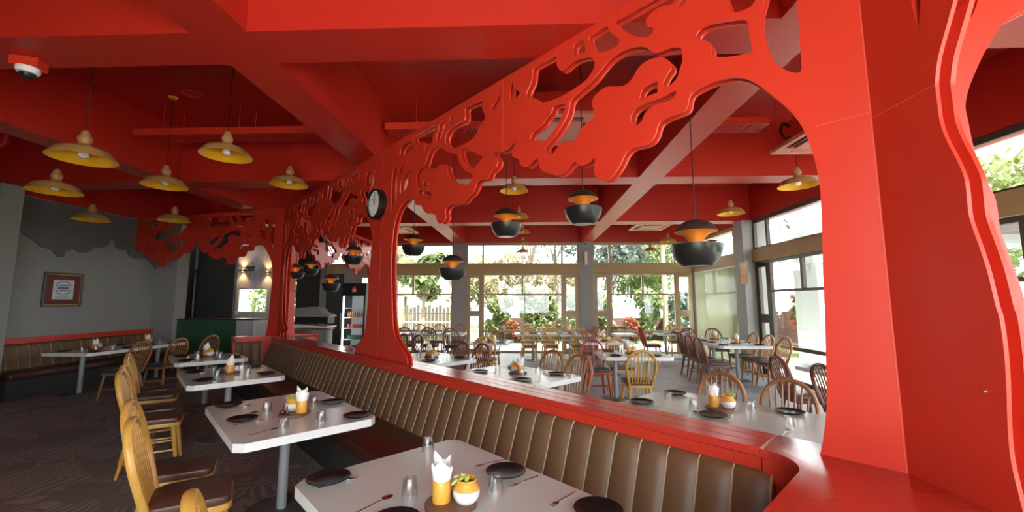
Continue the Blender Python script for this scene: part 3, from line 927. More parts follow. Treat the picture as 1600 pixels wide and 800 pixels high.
screen('bright red pillar edge and arch beyond the wavy double-board edge, towards the side windows', P3(0.1817, 2.2667), math.atan2(-0.213, 0.977),
       w6, [[(x + 0.05, z) for x, z in h] for h in HL[:3]], [], rec=0.03)
# ------------------------------------------------------------------ padded benches
def channel_back(length, n, z0, z1, lean, thick=0.07):
    """Upholstered back: n vertical channels along x, front towards -y; base line y=0 at z0, leaning back by lean at z1."""
    bm = B()
    prof = []
    steps = 6
    zs = [(z0, 0.0)] + [(z0 + (z1 - z0) * t, t) for t in (0.15, 0.4, 0.65, 0.85, 0.94, 0.985, 1.0)]
    top_in = {0.94: 0.004, 0.985: 0.018, 1.0: 0.04}
    cols = []
    w = length / n
    for i in range(n):
        for k in range(steps + (1 if i == n - 1 else 0)):
            f = k / steps
            puff = 0.022 * math.sin(PI * min(1, f)) ** 0.6 if 0 < f < 1 else 0.0
            cols.append(((i + f) * w, puff))
    grid = []
    for x, puff in cols:
        col = []
        for z, t in zs:
            y = lean * t - puff + top_in.get(t, 0.0)
            col.append(bm.verts.new((x, y, z)))
        col.append(bm.verts.new((x, lean + thick, z1)))
        col.append(bm.verts.new((x, lean + thick, z0)))
        grid.append(col)
    m = len(grid[0])
    for a, b in zip(grid, grid[1:]):
        for j in range(m):
            bm.faces.new((a[j], b[j], b[(j + 1) % m], a[(j + 1) % m]))
    bm.faces.new(grid[0])
    bm.faces.new(grid[-1][::-1])
    return bm


def piping_lines(length, n, z0, z1, lean, ends=True):
    bm = B()
    w = length / n
    for i in range(0 if ends else 1, n + (1 if ends else 0)):
        pts = [(i * w, lean * t + o - 0.004, z0 + (z1 - z0) * t) for t, o in ((0.02, 0), (0.5, 0), (0.9, 0), (0.96, 0.006), (0.99, 0.02))]
        add_tube(bm, pts, 0.0045 if 0 < i < n else 0.006, 6)
    return bm


def bench(label, base, rz, sections, z1, lean, depth, group, dark=False, back_thick=0.08):
    """Local x along the bench, sitter looks to -y. y=0 is the back/seat crease."""
    r = thing('padded_bench', label, 'bench', base, rz, group)
    x = 0.0
    total = sum(L for L, n in sections)
    for L, n in sections:
        bk = obj('back_cushion', channel_back(L - 0.006, n, 0.43, z1, lean, back_thick), M['leather'], r)
        bk.location = (x + 0.003, 0, 0)
        pp = obj('piping', piping_lines(L - 0.006, n, 0.44, z1, lean), M['piping'], bk)
        st = B()
        add_box(st, x + 0.004, x + L - 0.004, -depth, -0.004, 0.33, 0.45, bev=0.022, seg=3)
        obj('seat_cushion', st, M['maroon'], r)
        x += L
    bm = B()
    add_box(bm, 0, total, -depth + 0.05, lean + back_thick, 0.0, 0.33)
    obj('plinth', bm, M['dark_wall'], r)
    return r


# local x runs from near to far is a mirrored frame for these benches, so x starts at the far end
bench('long brown channel-back bench running below the red rail beside the set tables', P3(9.28, 2.0), RZ1,
      [(2.10, 14), (2.24, 14), (2.24, 14), (2.08, 13)], 0.872, 0.155, 0.50, 'brown channel-back benches')
bench('short brown bench end turning in under the far red rail', P3(9.25, 1.54), PI / 4, [(0.46, 3)], 0.872, 0.12, 0.06, 'brown channel-back benches')
bench('dark channel-back bench along the grey wall below the framed record', V(-9.03, 6.62, 0), PI / 2, [(1.07, 6), (1.07, 6), (1.05, 6)], 0.875, 0.10, 0.55, 'brown channel-back benches')
bench('bench stub at the near end hidden under the broad red ledge', P3(0.60, 1.97), -3 * PI / 4, [(1.05, 7)], 0.83, 0.10, 0.45, 'brown channel-back benches')
bm = B()
add_box(bm, -9.21, -9.09, 6.6, 9.83, 0.89, 0.985, bev=0.006)
tag(obj('wall_rail', bm, M['red']), 'red capping rail on the grey wall above the dark bench', 'rail')

# ------------------------------------------------------------------ hoop-back chairs
HOOP = [(-0.155, 0.445), (-0.178, 0.54), (-0.203, 0.66), (-0.206, 0.755), (-0.172, 0.855), (-0.10, 0.925), (0.0, 0.95)]


def back_y(z):
    return -0.185 - (z - 0.45) * 0.25


def hoop_z(x):
    pts = [p for p in HOOP[3:]]
    ax = abs(x)
    for (x0, z0), (x1, z1) in zip(pts, pts[1:]):
        if -x1 <= ax <= -x0:
            return z0 + (z1 - z0) * ((-x0 - ax) / (x1 - x0))
    return 0.75


def seat_poly(w0, w1, d, r=0.06, n=4):
    pts = [(-w0, -d), (w0, -d), (w1, d), (-w1, d)]
    out = []
    for i in range(4):
        a, b, c = Vector(pts[i - 1]), Vector(pts[i]), Vector(pts[(i + 1) % 4])
        u, v = (a - b).normalized() * r, (c - b).normalized() * r
        for k in range(n + 1):
            t = k / n
            q = (b + u) * (1 - t) ** 2 + b * 2 * t * (1 - t) + (b + v) * t * t
            out.append((q.x, q.y))
    return out


def hoop_chair(wood, pad, label):
    r = thing('hoop_back_chair', label, 'chair')
    w = M[wood]
    bm = B()
    add_prism(bm, seat_poly(0.19, 0.215, 0.21), 0.415, 0.45, bev=0.008)
    obj('seat', bm, w, r)
    bm = B()
    add_prism(bm, seat_poly(0.18, 0.21, 0.20, 0.05), 0.451, 0.495, bev=0.014)
    p = obj('seat_pad', bm, M[pad], r)
    full = HOOP + [(-x, z) for x, z in HOOP[-2::-1]]
    pts = catmull([(x, back_y(z), z) for x, z in full], 4)
    bm = B()
    add_tube(bm, pts, 0.0185, 10, fixed=(0, 1, 0.25), ratio=1.25)
    hp = obj('back_hoop', bm, w, r)
    for i in range(7):
        f = (i - 3) / 3
        xb, xt = 0.112 * f, 0.150 * f
        zt = hoop_z(xt) - 0.005
        bm = B()
        add_tube(bm, [(xb, back_y(0.45), 0.445), (xb + (xt - xb) * 0.4, back_y(0.62), 0.62), (xt, back_y(zt), zt)], [0.008, 0.0105, 0.007], 7)
        obj('spindle', bm, w, hp)
    feet = ((-0.165, 0.15, -0.205, 0.205), (0.165, 0.15, 0.205, 0.205), (-0.14, -0.15, -0.195, -0.235), (0.14, -0.15, 0.195, -0.235))
    for a, b, c, d in feet:
        bm = B()
        q = lambda t: (a + (c - a) * t, b + (d - b) * t, 0.42 * (1 - t))
        add_tube(bm, [q(0), q(0.3), q(0.62), q(1)], [0.017, 0.0215, 0.0185, 0.0125], 9)
        obj('leg', bm, w, r)
    at = lambda i, t: (feet[i][0] + (feet[i][2] - feet[i][0]) * t, feet[i][1] + (feet[i][3] - feet[i][1]) * t, 0.42 * (1 - t))
    for i, j in ((0, 2), (1, 3)):
        bm = B()
        a, b = Vector(at(i, 0.55)), Vector(at(j, 0.55))
        add_tube(bm, [a, (a + b) / 2, b], [0.008, 0.012, 0.008], 7)
        obj('stretcher', bm, w, r)
    bm = B()
    a = (Vector(at(0, 0.55)) + Vector(at(2, 0.55))) / 2
    b = (Vector(at(1, 0.55)) + Vector(at(3, 0.55))) / 2
    add_tube(bm, [a, (a + b) / 2, b], [0.008, 0.012, 0.008], 7)
    obj('stretcher', bm, w, r)
    return r


def square_chair(wood, label):
    r = thing('crest_rail_chair', label, 'chair')
    w = M[wood]
    bm = B()
    add_prism(bm, seat_poly(0.19, 0.21, 0.20, 0.04), 0.42, 0.455, bev=0.006)
    obj('seat', bm, w, r)
    for sx in (-1, 1):
        bm = B()
        add_tube(bm, [(sx * 0.19, -0.21, 0.0), (sx * 0.18, -0.19, 0.44), (sx * 0.195, -0.27, 0.88)], [0.015, 0.018, 0.013], 8)
        obj('back_post', bm, w, r)
        bm = B()
        add_tube(bm, [(sx * 0.18, 0.17, 0.42), (sx * 0.20, 0.20, 0.0)], [0.018, 0.013], 8)
        obj('leg', bm, w, r)
    bm = B()
    pts = catmull([(-0.225, -0.262, 0.855), (-0.11, -0.285, 0.865), (0, -0.292, 0.868), (0.11, -0.285, 0.865), (0.225, -0.262, 0.855)], 3)
    add_tube(bm, pts, 0.035, 8, fixed=(0, 0.95, 0.2), ratio=0.38)
    obj('crest_rail', bm, w, r)
    for z in (0.62, 0.74):
        bm = B()
        add_tube(bm, [(-0.185, -0.225, z), (0, -0.245, z), (0.185, -0.225, z)], 0.012, 7)
        obj('back_slat', bm, w, r)
    for sy in (-0.2, 0.19):
        bm = B()
        add_tube(bm, [(-0.19, sy, 0.2), (0.19, sy, 0.2)], 0.010, 7)
        obj('stretcher', bm, w, r)
    return r


PROTO = {}


def chair(style, x, y, face, label, group, top=True):
    """face: heading in degrees the sitter looks towards (0 = +Y, 90 = +X). (x, y) is where the hoop's crown stands."""
    a = math.radians(face)
    f = Vector((math.sin(a), math.cos(a)))
    if top:
        x, y = x + f.x * 0.31, y + f.y * 0.31
    rz = -a
    if style not in PROTO:
        wood, pad = style.split('+')
        PROTO[style] = square_chair(wood, label) if pad == 'square' else hoop_chair(wood, pad, label)
        r = PROTO[style]
        r.location = (x, y, 0)
        r.rotation_euler = (0, 0, rz)
        r['group'] = group
        return r
    return dup(PROTO[style], (x, y, 0), rz, label, group)


def chair_sc(style, s, c, face, label, group):
    p = P3(s, c)
    return chair(style, p.x, p.y, face, label, group)


G1 = 'honey chairs along the bench tables'
chair_sc('honey+pad', 1.88, 0.21, 53, 'honey wood chair of which only the hoop tip shows before the first bench table', G1)
chair_sc('honey+pad', 3.31, 0.07, 55, 'honey wood hoop-back chair, first of the row with its brown seat in full view', G1)
chair_sc('honey+pad', 3.89, 0.06, 57, 'honey wood hoop-back chair directly behind the first brown-seated one', G1)
chair_sc('honey+pad', 5.62, 0.0, 54, 'honey wood chair at the third bench table, its splayed leg bared on the carpet', G1)
chair_sc('honey+pad', 6.10, 0.02, 54, 'honey wood chair tucked just beyond the third-table chair with bared leg', G1)
chair_sc('honey+pad', 6.94, 0.05, 53, 'honey wood chair at the fourth bench table, before the last of the row', G1)
chair_sc('honey+pad', 7.44, 0.06, 54, 'honey wood chair ending the row along the bench tables', G1)
G2 = 'brown chairs at the wall table'
chair('oak+pad_grey', -6.61, 6.98, -90, 'brown hoop-back chair at the near end of the wall table', G2)
chair('oak+pad_grey', -6.50, 7.62, -86, 'brown hoop-back chair at the middle of the wall table', G2)
chair('oak+pad_grey', -6.42, 8.30, -82, 'brown hoop-back chair at the far end of the wall table before the green counter', G2)
G3 = 'chairs facing the red rail from the window side'
chair('oak+pad', 1.875, 4.134, -135, 'brown hoop-back chair behind the napkin cup on the first table past the rail', G3)
chair('oak+pad', 2.289, 3.789, -135, 'brown hoop-back chair by the red corner pillar on the first table past the rail', G3)
chair('oak+pad', 0.372, 5.918, -135, 'brown hoop-back chair on the clock side of the second table past the rail', G3)
chair('oak+pad', 0.690, 5.457, -135, 'brown hoop-back chair on the pillar side of the second table past the rail', G3)
chair('walnut+pad', -1.082, 7.069, -135, 'dark hoop-back chair at the third table past the rail, further from the viewer', G3)
chair('walnut+pad', -0.717, 6.814, -135, 'dark hoop-back chair at the third table past the rail, closer of its pair', G3)
chair('walnut+pad', -2.219, 8.517, -135, 'dark hoop-back chair just past the foot of the clock pillar', G3)
chair('walnut+pad', -2.62, 8.86, -135, 'dark hoop-back chair half hidden by the foot of the clock pillar', G3)
G4 = 'chairs around the mid-room tables'
chair('honey+pad', 1.615, 5.963, 0, 'honey wood hoop-back chair standing alone with its back to the rail', G4)
chair('redwood+pad_grey', 1.17, 7.66, 176, 'red-stained hoop-back chair tucked in beside a honey one at the mid-room table', G4)
chair('honey+pad', 1.66, 7.92, 178, 'honey wood hoop-back chair across the mid-room table, facing the rail', G4)
chair('redwood+pad_grey', 1.50, 10.12, 182, 'red-stained hoop-back chair at the table before the grey column', G4)
chair('redwood+pad_grey', 3.09, 11.55, 90, 'red-stained hoop-back chair seen side-on before the far window', G4)
chair('oak+square', 2.16, 12.55, 180, 'plain chair with curved crest rail beside the grey column foot', G4)
chair('oak+square', 2.72, 12.60, 180, 'plain chair with curved crest rail in front of the slim casement by the far window', G4)
G5 = 'dark chairs at the long table by the sheer blind'
chair('walnut+pad_grey', 3.42, 9.55, 92, 'dark hoop-back chair farthest from the viewer on the aisle side of the blind table', G5)
chair('walnut+pad_grey', 3.32, 8.78, 90, 'dark hoop-back chair in the middle of the aisle side of the blind table', G5)
chair('walnut+pad_grey', 3.24, 8.12, 90, 'dark hoop-back chair closest to the viewer on the aisle side of the blind table', G5)
chair('oak+pad_grey', 5.0, 8.25, -90, 'brown hoop-back chair closest to the viewer on the window side of the blind table', G5)
chair('oak+pad_grey', 5.0, 8.80, -90, 'brown hoop-back chair in the middle of the window side of the blind table', G5)
chair('oak+pad_grey', 5.0, 9.38, -90, 'brown hoop-back chair by the grey column on the window side of the blind table', G5)
chair('redwood+pad_grey', 4.18, 11.05, 180, 'red-stained hoop-back chair at the far head of the blind table', G5)
chair('oak+pad_grey', 4.80, 11.0, 180, 'brown hoop-back chair at the far head of the blind table, against the blind', G5)
G6 = 'dark chairs at the side-window table'
chair('walnut+pad', 3.134, 5.42, 92, 'dark red-brown hoop-back chair beyond, at the side-window table', G6)
chair('walnut+pad', 3.20, 4.72, 90, 'dark red-brown hoop-back chair beside the corner pillar edge, at the side-window table', G6)
G7 = 'chairs at the far window tables'
for i, (x, y) in enumerate(((0.075, 10.89), (0.643, 10.91), (1.36, 10.94))):
    chair('honey+pad', x, y, 0, ['honey chair with its back to us before the middle far window, railing-side end',
                                 'honey chair with its back to us before the middle far window, centre of three',
                                 'honey chair with its back to us before the middle far window, by the column'][i], G7)
for i, (x, y) in enumerate(((0.02, 12.85), (0.63, 12.85), (1.26, 12.85))):
    chair('honey+pad', x, y, 180, ['honey chair against the middle far window pane, railing-side end',
                                   'honey chair against the middle far window pane, centre of three',
                                   'honey chair against the middle far window casement by the column'][i], G7)
for i, (x, y) in enumerate(((-3.28, 11.04), (-2.64, 11.04), (-2.0, 10.86))):
    chair('walnut+pad_grey', x, y, 0, ['dark chair with its back to us at the railing table, beside the clock pillar',
                                       'dark chair with its back to us at the railing table, centre of three',
                                       'dark chair with its back to us at the railing table, before the column'][i], G7)
for i, (x, y) in enumerate(((-3.32, 12.8), (-2.70, 12.8), (-2.08, 12.85))):
    chair('oak+pad_grey', x, y, 180, ['brown chair against the far window over the white railing, clock pillar end',
                                      'brown chair against the far window over the white railing, centre of three',
                                      'brown chair standing against the grey column by the railing window'][i], G7)
chair('honey+pad', -0.84, 8.25, 0, 'honey wood chair with its back to us at the small casement table', G7)
chair('oak+pad', -0.84, 10.2, 180, 'brown hoop-back chair across the small casement table', G7)
chair('honey+pad_grey', 4.45, 13.0, 180, 'honey wood chair beyond the corner table against the far window', G7)

# ------------------------------------------------------------------ tables and what stands on them
def table(label, centre, rz, L, Wd, legs, group, chamfer=0.055, base_r=0.24):
    """Local x is the long side."""
    r = thing('dining_table', label, 'table', (centre[0], centre[1], 0), rz, group)
    x, y, k = L / 2, Wd / 2, chamfer
    poly = [(-x + k, -y), (x - k, -y), (x, -y + k), (x, y - k), (x - k, y), (-x + k, y), (-x, y - k), (-x, -y + k)]
    bm = B()
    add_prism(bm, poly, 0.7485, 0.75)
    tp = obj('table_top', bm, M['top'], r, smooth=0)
    bm = B()
    add_prism(bm, poly, 0.695, 0.7485)
    obj('edge_band', bm, M['top_edge'], tp, smooth=0)
    for lx in legs:
        bm = B()
        add_lathe(bm, [(0.037, 0.012), (0.037, 0.694)], 20, Matrix.Translation((lx, 0, 0)))
        lg = obj('leg', bm, M['steel'], r)
        bm = B()
        add_lathe(bm, [(base_r, 0.0), (base_r, 0.008), (base_r - 0.02, 0.014), (0.05, 0.02)], 28, Matrix.Translation((lx, 0, 0)))
        obj('foot_plate', bm, M['base'], lg)
        bm = B()
        add_box(bm, lx - 0.03, lx + 0.03, -y * 0.7, y * 0.7, 0.672, 0.694)
        obj('bracket', bm, M['base'], lg)
    return r


IT = {}


def proto_items():
    # black side plate
    bm = B()
    add_lathe(bm, [(0, 0.004), (0.055, 0.004), (0.062, 0.001), (0.07, 0.0), (0.100, 0.013), (0.104, 0.017), (0.102, 0.019), (0.094, 0.016), (0.068, 0.0075), (0.06, 0.0065), (0, 0.0065)], 36)
    IT['plate'] = tag(obj('side_plate', bm, M['plate']), 'x', 'plate')
    # tumbler, standing upside down: facets on the base end (uppermost)
    bm = B()
    add_lathe(bm, [(0.037, 0.0), (0.0365, 0.02), (0.034, 0.048)], 20, cap=False)
    n = 20
    add_lathe(bm, [(0.034, 0.048), (0.0325, 0.06), (0.029, 0.088), (0.026, 0.094), (0, 0.092)], n, wave=(0.045, 10), cap=False)
    add_lathe(bm, [(0.0345, 0.001), (0.032, 0.046), (0.025, 0.078), (0, 0.079)], 20, cap=False)
    IT['glass'] = tag(obj('tumbler', bm, M['tumbler']), 'x', 'glass')
    # fork
    bm = B()
    add_tube(bm, [(0, -0.095, 0.003), (0, -0.03, 0.006), (0, 0.03, 0.009), (0, 0.045, 0.007)], [0.0045, 0.004, 0.0028, 0.003], 8, fixed=(0, 0, 1), ratio=0.45)
    add_prism(bm, [(-0.004, 0.043), (0.004, 0.043), (0.0115, 0.058), (0.0115, 0.068), (-0.0115, 0.068), (-0.0115, 0.058)], 0.005, 0.0075)
    for k in range(4):
        x = -0.0095 + k * 0.0063
        add_tube(bm, [(x, 0.066, 0.006), (x, 0.085, 0.005), (x * 0.95, 0.10, 0.008)], [0.0016, 0.0015, 0.0009], 6)
    IT['fork'] = tag(obj('fork', bm, M['cutlery']), 'x', 'fork')
    # spoon
    bm = B()
    add_tube(bm, [(0, -0.095, 0.003), (0, -0.03, 0.006), (0, 0.03, 0.009), (0, 0.046, 0.007)], [0.0045, 0.004, 0.0028, 0.003], 8, fixed=(0, 0, 1), ratio=0.45)
    rings = []
    for j in range(5):
        q = j / 4
        ring = []
        for k in range(16):
            a = 2 * PI * k / 16
            ring.append(bm.verts.new((0.0195 * q * math.cos(a), 0.072 + 0.03 * q * math.sin(a), 0.002 + 0.0075 * q * q)))
        rings.append(ring)
    for a, b in zip(rings[1:], rings[2:]):
        for k in range(16):
            bm.faces.new((a[k], a[(k + 1) % 16], b[(k + 1) % 16], b[k]))
    bm.faces.new(rings[1])
    for v in rings[0]:
        bm.verts.remove(v)
    IT['spoon'] = tag(obj('spoon', bm, M['cutlery']), 'x', 'spoon')
    # serving board
    bm = B()
    add_lathe(bm, [(0, 0), (0.108, 0), (0.113, 0.004), (0.113, 0.017), (0.108, 0.021), (0, 0.021)], 36)
    IT['board'] = tag(obj('serving_board', bm, M['board']), 'x', 'board')
    # napkin cup
    r = thing('napkin_cup', 'x', 'napkin holder')
    bm = B()
    add_lathe(bm, [(0, 0), (0.038, 0), (0.040, 0.004), (0.040, 0.088), (0.0385, 0.091), (0.036, 0.09), (0.036, 0.02), (0, 0.02)], 28)
    obj('cup', bm, M['mustard'], r)
    bm = B()
    for k, (a, lay, h, wd) in enumerate(((2.4, 0.030, 0.205, 1.25), (0.2, 0.031, 0.185, 1.25), (4.4, 0.032, 0.178, 1.25), (1.2, 0.034, 0.160, 1.15), (3.4, 0.0345, 0.165, 1.15), (5.5, 0.035, 0.150, 1.15))):
        mx = Matrix.Rotation(a, 4, 'Z')
        rows = []
        for f, w in ((0.0, 1.0), (0.45, 1.05), (0.62, 0.98), (0.76, 0.74), (0.90, 0.34), (1.0, 0.03)):
            z = 0.05 + (h - 0.05) * f
            row = []
            for j in range(9):
                t = -1 + j / 4
                an = t * wd * w
                rr = lay + 0.016 * f * f - 0.03 * max(0, f - 0.8) + (0.003 * math.sin(3 * t + a) if f > 0.4 else 0)
                row.append(bm.verts.new(mx @ Vector((rr * math.cos(an), rr * math.sin(an), z))))
            rows.append(row)
        for p, q in zip(rows, rows[1:]):
            for j in range(8):
                bm.faces.new((p[j], p[j + 1], q[j + 1], q[j]))
    obj('napkins', bm, M['paper'], r)
    IT['cup'] = r
    # two-tone jar with a little plant
    r = thing('pickle_jar', 'x', 'jar')
    bm = B()
    add_lathe(bm, [(0, 0), (0.034, 0), (0.047, 0.010), (0.057, 0.030), (0.0585, 0.043), (0.0565, 0.056)], 30, cap=False)
    obj('white_belly', bm, M['cream'], r)
    bm = B()
    add_lathe(bm, [(0.0567, 0.0555), (0.052, 0.066), (0.043, 0.075), (0.041, 0.082), (0.044, 0.088), (0.046, 0.094), (0.043, 0.098), (0.039, 0.096), (0.037, 0.088), (0.038, 0.07), (0, 0.066)], 30, cap=False)
    obj('tan_neck', bm, M['mustard'], r)
    bm = B()
    add_lathe(bm, [(0.037, 0.078), (0.02, 0.082), (0, 0.083)], 18, cap=False)
    obj('soil', bm, M['soil'], r)
    bm = B()
    for k, (px, py, pz, a) in enumerate(((-0.028, 0.0, 0.095, 2.8), (-0.045, 0.012, 0.105, 2.2), (-0.012, 0.008, 0.112, 0.5), (0.0, -0.01, 0.10, 4.2), (-0.055, -0.012, 0.092, 3.4), (-0.02, -0.02, 0.12, 1.2))):
        mx = Matrix.Translation((px, py, pz)) @ Matrix.Rotation(a, 4, 'Z') @ Matrix.Rotation(0.6, 4, 'Y')
        bmesh.ops.create_uvsphere(bm, u_segments=10, v_segments=6, radius=1, matrix=mx @ Matrix.Diagonal((0.017, 0.010, 0.006, 1)))
    pl = obj('plant_leaves', bm, M['leaf'], r)
    bm = B()
    for px, py, pz in ((-0.028, 0.0, 0.095), (-0.045, 0.012, 0.105), (-0.012, 0.008, 0.112), (-0.02, -0.02, 0.12)):
        add_tube(bm, [(0, 0, 0.08), (px * 0.6, py * 0.6, pz), (px, py, pz)], 0.0015, 5)
    obj('stem', bm, M['leaf'], pl)
    IT['jar'] = r
    # pair of dark gourd-shaped shakers
    bm = B()
    add_lathe(bm, [(0, 0), (0.010, 0.0), (0.0165, 0.009), (0.0175, 0.016), (0.012, 0.027), (0.006, 0.036), (0.0045, 0.052), (0.0035, 0.068), (0, 0.070)], 16, mx=Matrix.Rotation(0.25, 4, 'X'))
    IT['shaker'] = tag(obj('gourd_shaker', bm, M['dkspoon']), 'x', 'shaker')


proto_items()
USED = set()


def put(kind, p, rz, label, group):
    """First use moves the original, later ones are copies."""
    if kind not in USED:
        USED.add(kind)
        o = IT[kind]
        o.location = p
        o.rotation_euler = (0, 0, rz)
        o['label'] = label
        o['group'] = group
        return o
    return dup(IT[kind], p, rz, label, group)


ZTOP = 0.7505


def lay(tname, centre, rz, L, Wd, near_end, far_end, side_a, side_b, full=True, flip=1, seed=1, centre_x=0.0, cutlery=True):
    """A table laid for four; corners are named by the ends and sides that can be found in the room."""
    rr = random.Random(seed)
    c, s = math.cos(rz), math.sin(rz)

    def w(x, y, z=ZTOP):
        return (centre[0] + c * x - s * y, centre[1] + s * x + c * y, z)
    for ex, en in ((-1, near_end), (1, far_end)):
        for sy, sn in ((-1, side_a), (1, side_b)):
            x = ex * L * 0.285 + rr.uniform(-.02, .02)
            y = sy * (Wd / 2 - 0.155) + rr.uniform(-.015, .015)
            place = '%s, %s of %s' % (sn, en, tname)
            put('plate', w(x, y), 0, 'black side plate on the ' + place, 'black side plates')
            if cutlery:
                put('fork', w(x - 0.15 * sy, y + rr.uniform(-.02, .02)), rz + (0 if sy < 0 else PI) + rr.uniform(-.3, .3), 'fork on the ' + place, 'forks')
                put('spoon', w(x + 0.15 * sy, y + rr.uniform(-.02, .02)), rz + (0 if sy < 0 else PI) + rr.uniform(-.3, .3), 'spoon on the ' + place, 'spoons')
            if full:
                put('glass', w(x - ex * 0.16 + rr.uniform(-.03, .03), y - sy * 0.17 + rr.uniform(-.02, .02)), rr.uniform(0, 1),
                    'upturned clear tumbler, %s' % place, 'upturned tumblers')
    set_piece(tname, w(centre_x, 0), rz + rr.uniform(-.2, .2), flip, full)


def set_piece(tname, p, rz, flip=1, shakers=True):
    c, s = math.cos(rz), math.sin(rz)

    def w(x, y, z):
        return (p[0] + c * x - s * y, p[1] + s * x + c * y, z)
    put('board', (p[0], p[1], ZTOP), rz, 'round dark wood serving board on ' + tname, 'serving boards')
    put('cup', w(-0.048 * flip, -0.015, ZTOP + 0.021), rz, 'mustard cup of white napkins on ' + tname, 'napkin cups')
    put('jar', w(0.047 * flip, 0.012, ZTOP + 0.021), rz, 'white and tan jar with a sprig on ' + tname, 'two-tone jars')
    if shakers:
        put('shaker', w(-0.02 * flip, -0.082, ZTOP + 0.021), rz, 'dark gourd-shaped shaker on the board of ' + tname, 'gourd shakers')


# bench tables: local x runs along s towards the viewer (far -> near), local y towards the rail
GT = 'tables beside the long bench'


def sc_table(s0, s1, c0, c1, label, group, legs=None):
    p = P3((s0 + s1) / 2, (c0 + c1) / 2)
    L = s1 - s0
    return table(label, (p.x, p.y), RZ1, L, c1 - c0, legs or (0.0,), group, base_r=0.27), (p.x, p.y), L, c1 - c0


def sc_rot(a=0.0):
    return RZ1 + a


T1 = sc_table(1.00, 2.30, 0.66, 1.63, 'pale grey table at the bottom of the picture, first along the bench', GT)
T2 = sc_table(3.10, 4.43, 0.55, 1.48, 'pale grey table second along the bench, with its round leg in view', GT)
T3 = sc_table(5.57, 6.87, 0.53, 1.47, 'pale grey table third along the bench', GT)
T4 = sc_table(7.72, 8.95, 0.57, 1.48, 'pale grey table fourth along the bench, before the bench end', GT)
# first table: laid as the photo shows
t1 = 'the first bench table'


def put_sc(kind, s, c, a, label, group, z=ZTOP):
    p = P3(s, c, z)
    return put(kind, (p.x, p.y, p.z), a, label, group)


put_sc('plate', 2.20, 0.80, 0, 'black side plate on the chair side, far end of ' + t1, 'black side plates')
put_sc('plate', 1.66, 1.50, 0, 'black side plate on the bench side, middle of ' + t1, 'black side plates')
put_sc('plate', 1.60, 0.85, 0, 'black side plate at the bottom edge, chair side of ' + t1, 'black side plates')
put_sc('plate', 1.10, 1.52, 0, 'black side plate on the bench side, near end of ' + t1, 'black side plates')
put_sc('fork', 2.13, 0.82, -0.85, 'fork beside the far chair-side plate of ' + t1, 'forks')
put_sc('fork', 1.52, 1.50, 2.35, 'fork before the middle bench-side plate of ' + t1, 'forks')
put_sc('fork', 1.81, 1.53, 2.20, 'fork behind the middle bench-side plate of ' + t1, 'forks')
put_sc('spoon', 1.80, 0.85, -0.60, 'spoon with red-tinted bowl beside the lower plate of ' + t1, 'spoons')
put_sc('fork', 1.27, 1.50, 2.45, 'fork beside the bench-side near-end plate of ' + t1, 'forks')
put_sc('glass', 1.745, 0.995, 0.2, 'upturned clear tumbler nearest the chairs on ' + t1, 'upturned tumblers')
put_sc('glass', 2.18, 1.355, 0.7, 'upturned clear tumbler at the far end of ' + t1, 'upturned tumblers')
put_sc('glass', 1.515, 1.305, 0.4, 'upturned clear tumbler beside the jar on ' + t1, 'upturned tumblers')
pb = P3(1.565, 1.095)
put('board', (pb.x, pb.y, ZTOP), 0.3, 'round dark wood serving board on ' + t1, 'serving boards')
put_sc('cup', 1.595, 1.065, 0.4, 'mustard cup of white napkins on ' + t1, 'napkin cups', ZTOP + 0.021)
put_sc('jar', 1.515, 1.140, 0.3, 'white and tan jar with a sprig on ' + t1, 'two-tone jars', ZTOP + 0.021)
put_sc('shaker', 1.645, 1.125, 0.0, 'dark gourd-shaped shaker behind the napkin cup of ' + t1, 'gourd shakers', ZTOP + 0.021)
# second table
t2 = 'the second bench table'
for s, c, pl in ((4.30, 0.70, 'chair side, far end'), (3.72, 0.70, 'chair side, near end'), (3.23, 1.37, 'bench side, near end'), (3.80, 1.39, 'bench side, far end')):
    put_sc('plate', s, c, 0, 'black side plate on the %s of %s' % (pl, t2), 'black side plates')
for s, c, a, pl in ((3.60, 0.72, -0.8, 'chair side, near end'), (4.18, 0.74, -0.8, 'chair side, far end'), (3.93, 1.36, 2.4, 'bench side, far end')):
    put_sc('fork', s, c, a, 'fork on the %s of %s' % (pl, t2), 'forks')
for s, c, a, pl in ((3.28, 0.75, -0.6, 'chair-side near corner'), (3.86, 0.74, -0.5, 'chair side, middle')):
    put_sc('spoon', s, c, a, 'spoon with red bowl, %s of %s' % (pl, t2), 'spoons')
for s, c, pl in ((3.83, 0.885, 'chair side, far end'), (3.25, 0.86, 'chair side, near end'), (3.24, 1.10, 'bench side, near end'), (3.78, 1.22, 'bench side, far end')):
    put_sc('glass', s, c, rnd.random(), 'upturned clear tumbler, %s of %s' % (pl, t2), 'upturned tumblers')
pb = P3(3.62, 1.03)
put('board', (pb.x, pb.y, ZTOP), 0.6, 'round dark wood serving board on ' + t2, 'serving boards')
put_sc('cup', 3.57, 1.065, 0.9, 'mustard cup of white napkins on ' + t2, 'napkin cups', ZTOP + 0.021)
put_sc('jar', 3.685, 1.035, 1.2, 'white and tan jar with a sprig on ' + t2, 'two-tone jars', ZTOP + 0.021)
put_sc('shaker', 3.575, 0.965, 0.5, 'dark gourd-shaped shaker by the napkin cup on ' + t2, 'gourd shakers', ZTOP + 0.021)
put_sc('shaker', 3.62, 0.94, 1.8, 'dark gourd-shaped shaker at the board rim on ' + t2, 'gourd shakers', ZTOP + 0.021)
lay('the third bench table', T3[1], RZ1, T3[2], T3[3], 'far end', 'near end', 'chair side', 'bench side', flip=-1, seed=3)
lay('the fourth bench table', T4[1], RZ1, T4[2], T4[3], 'far end', 'near end', 'chair side', 'bench side', flip=1, seed=4)

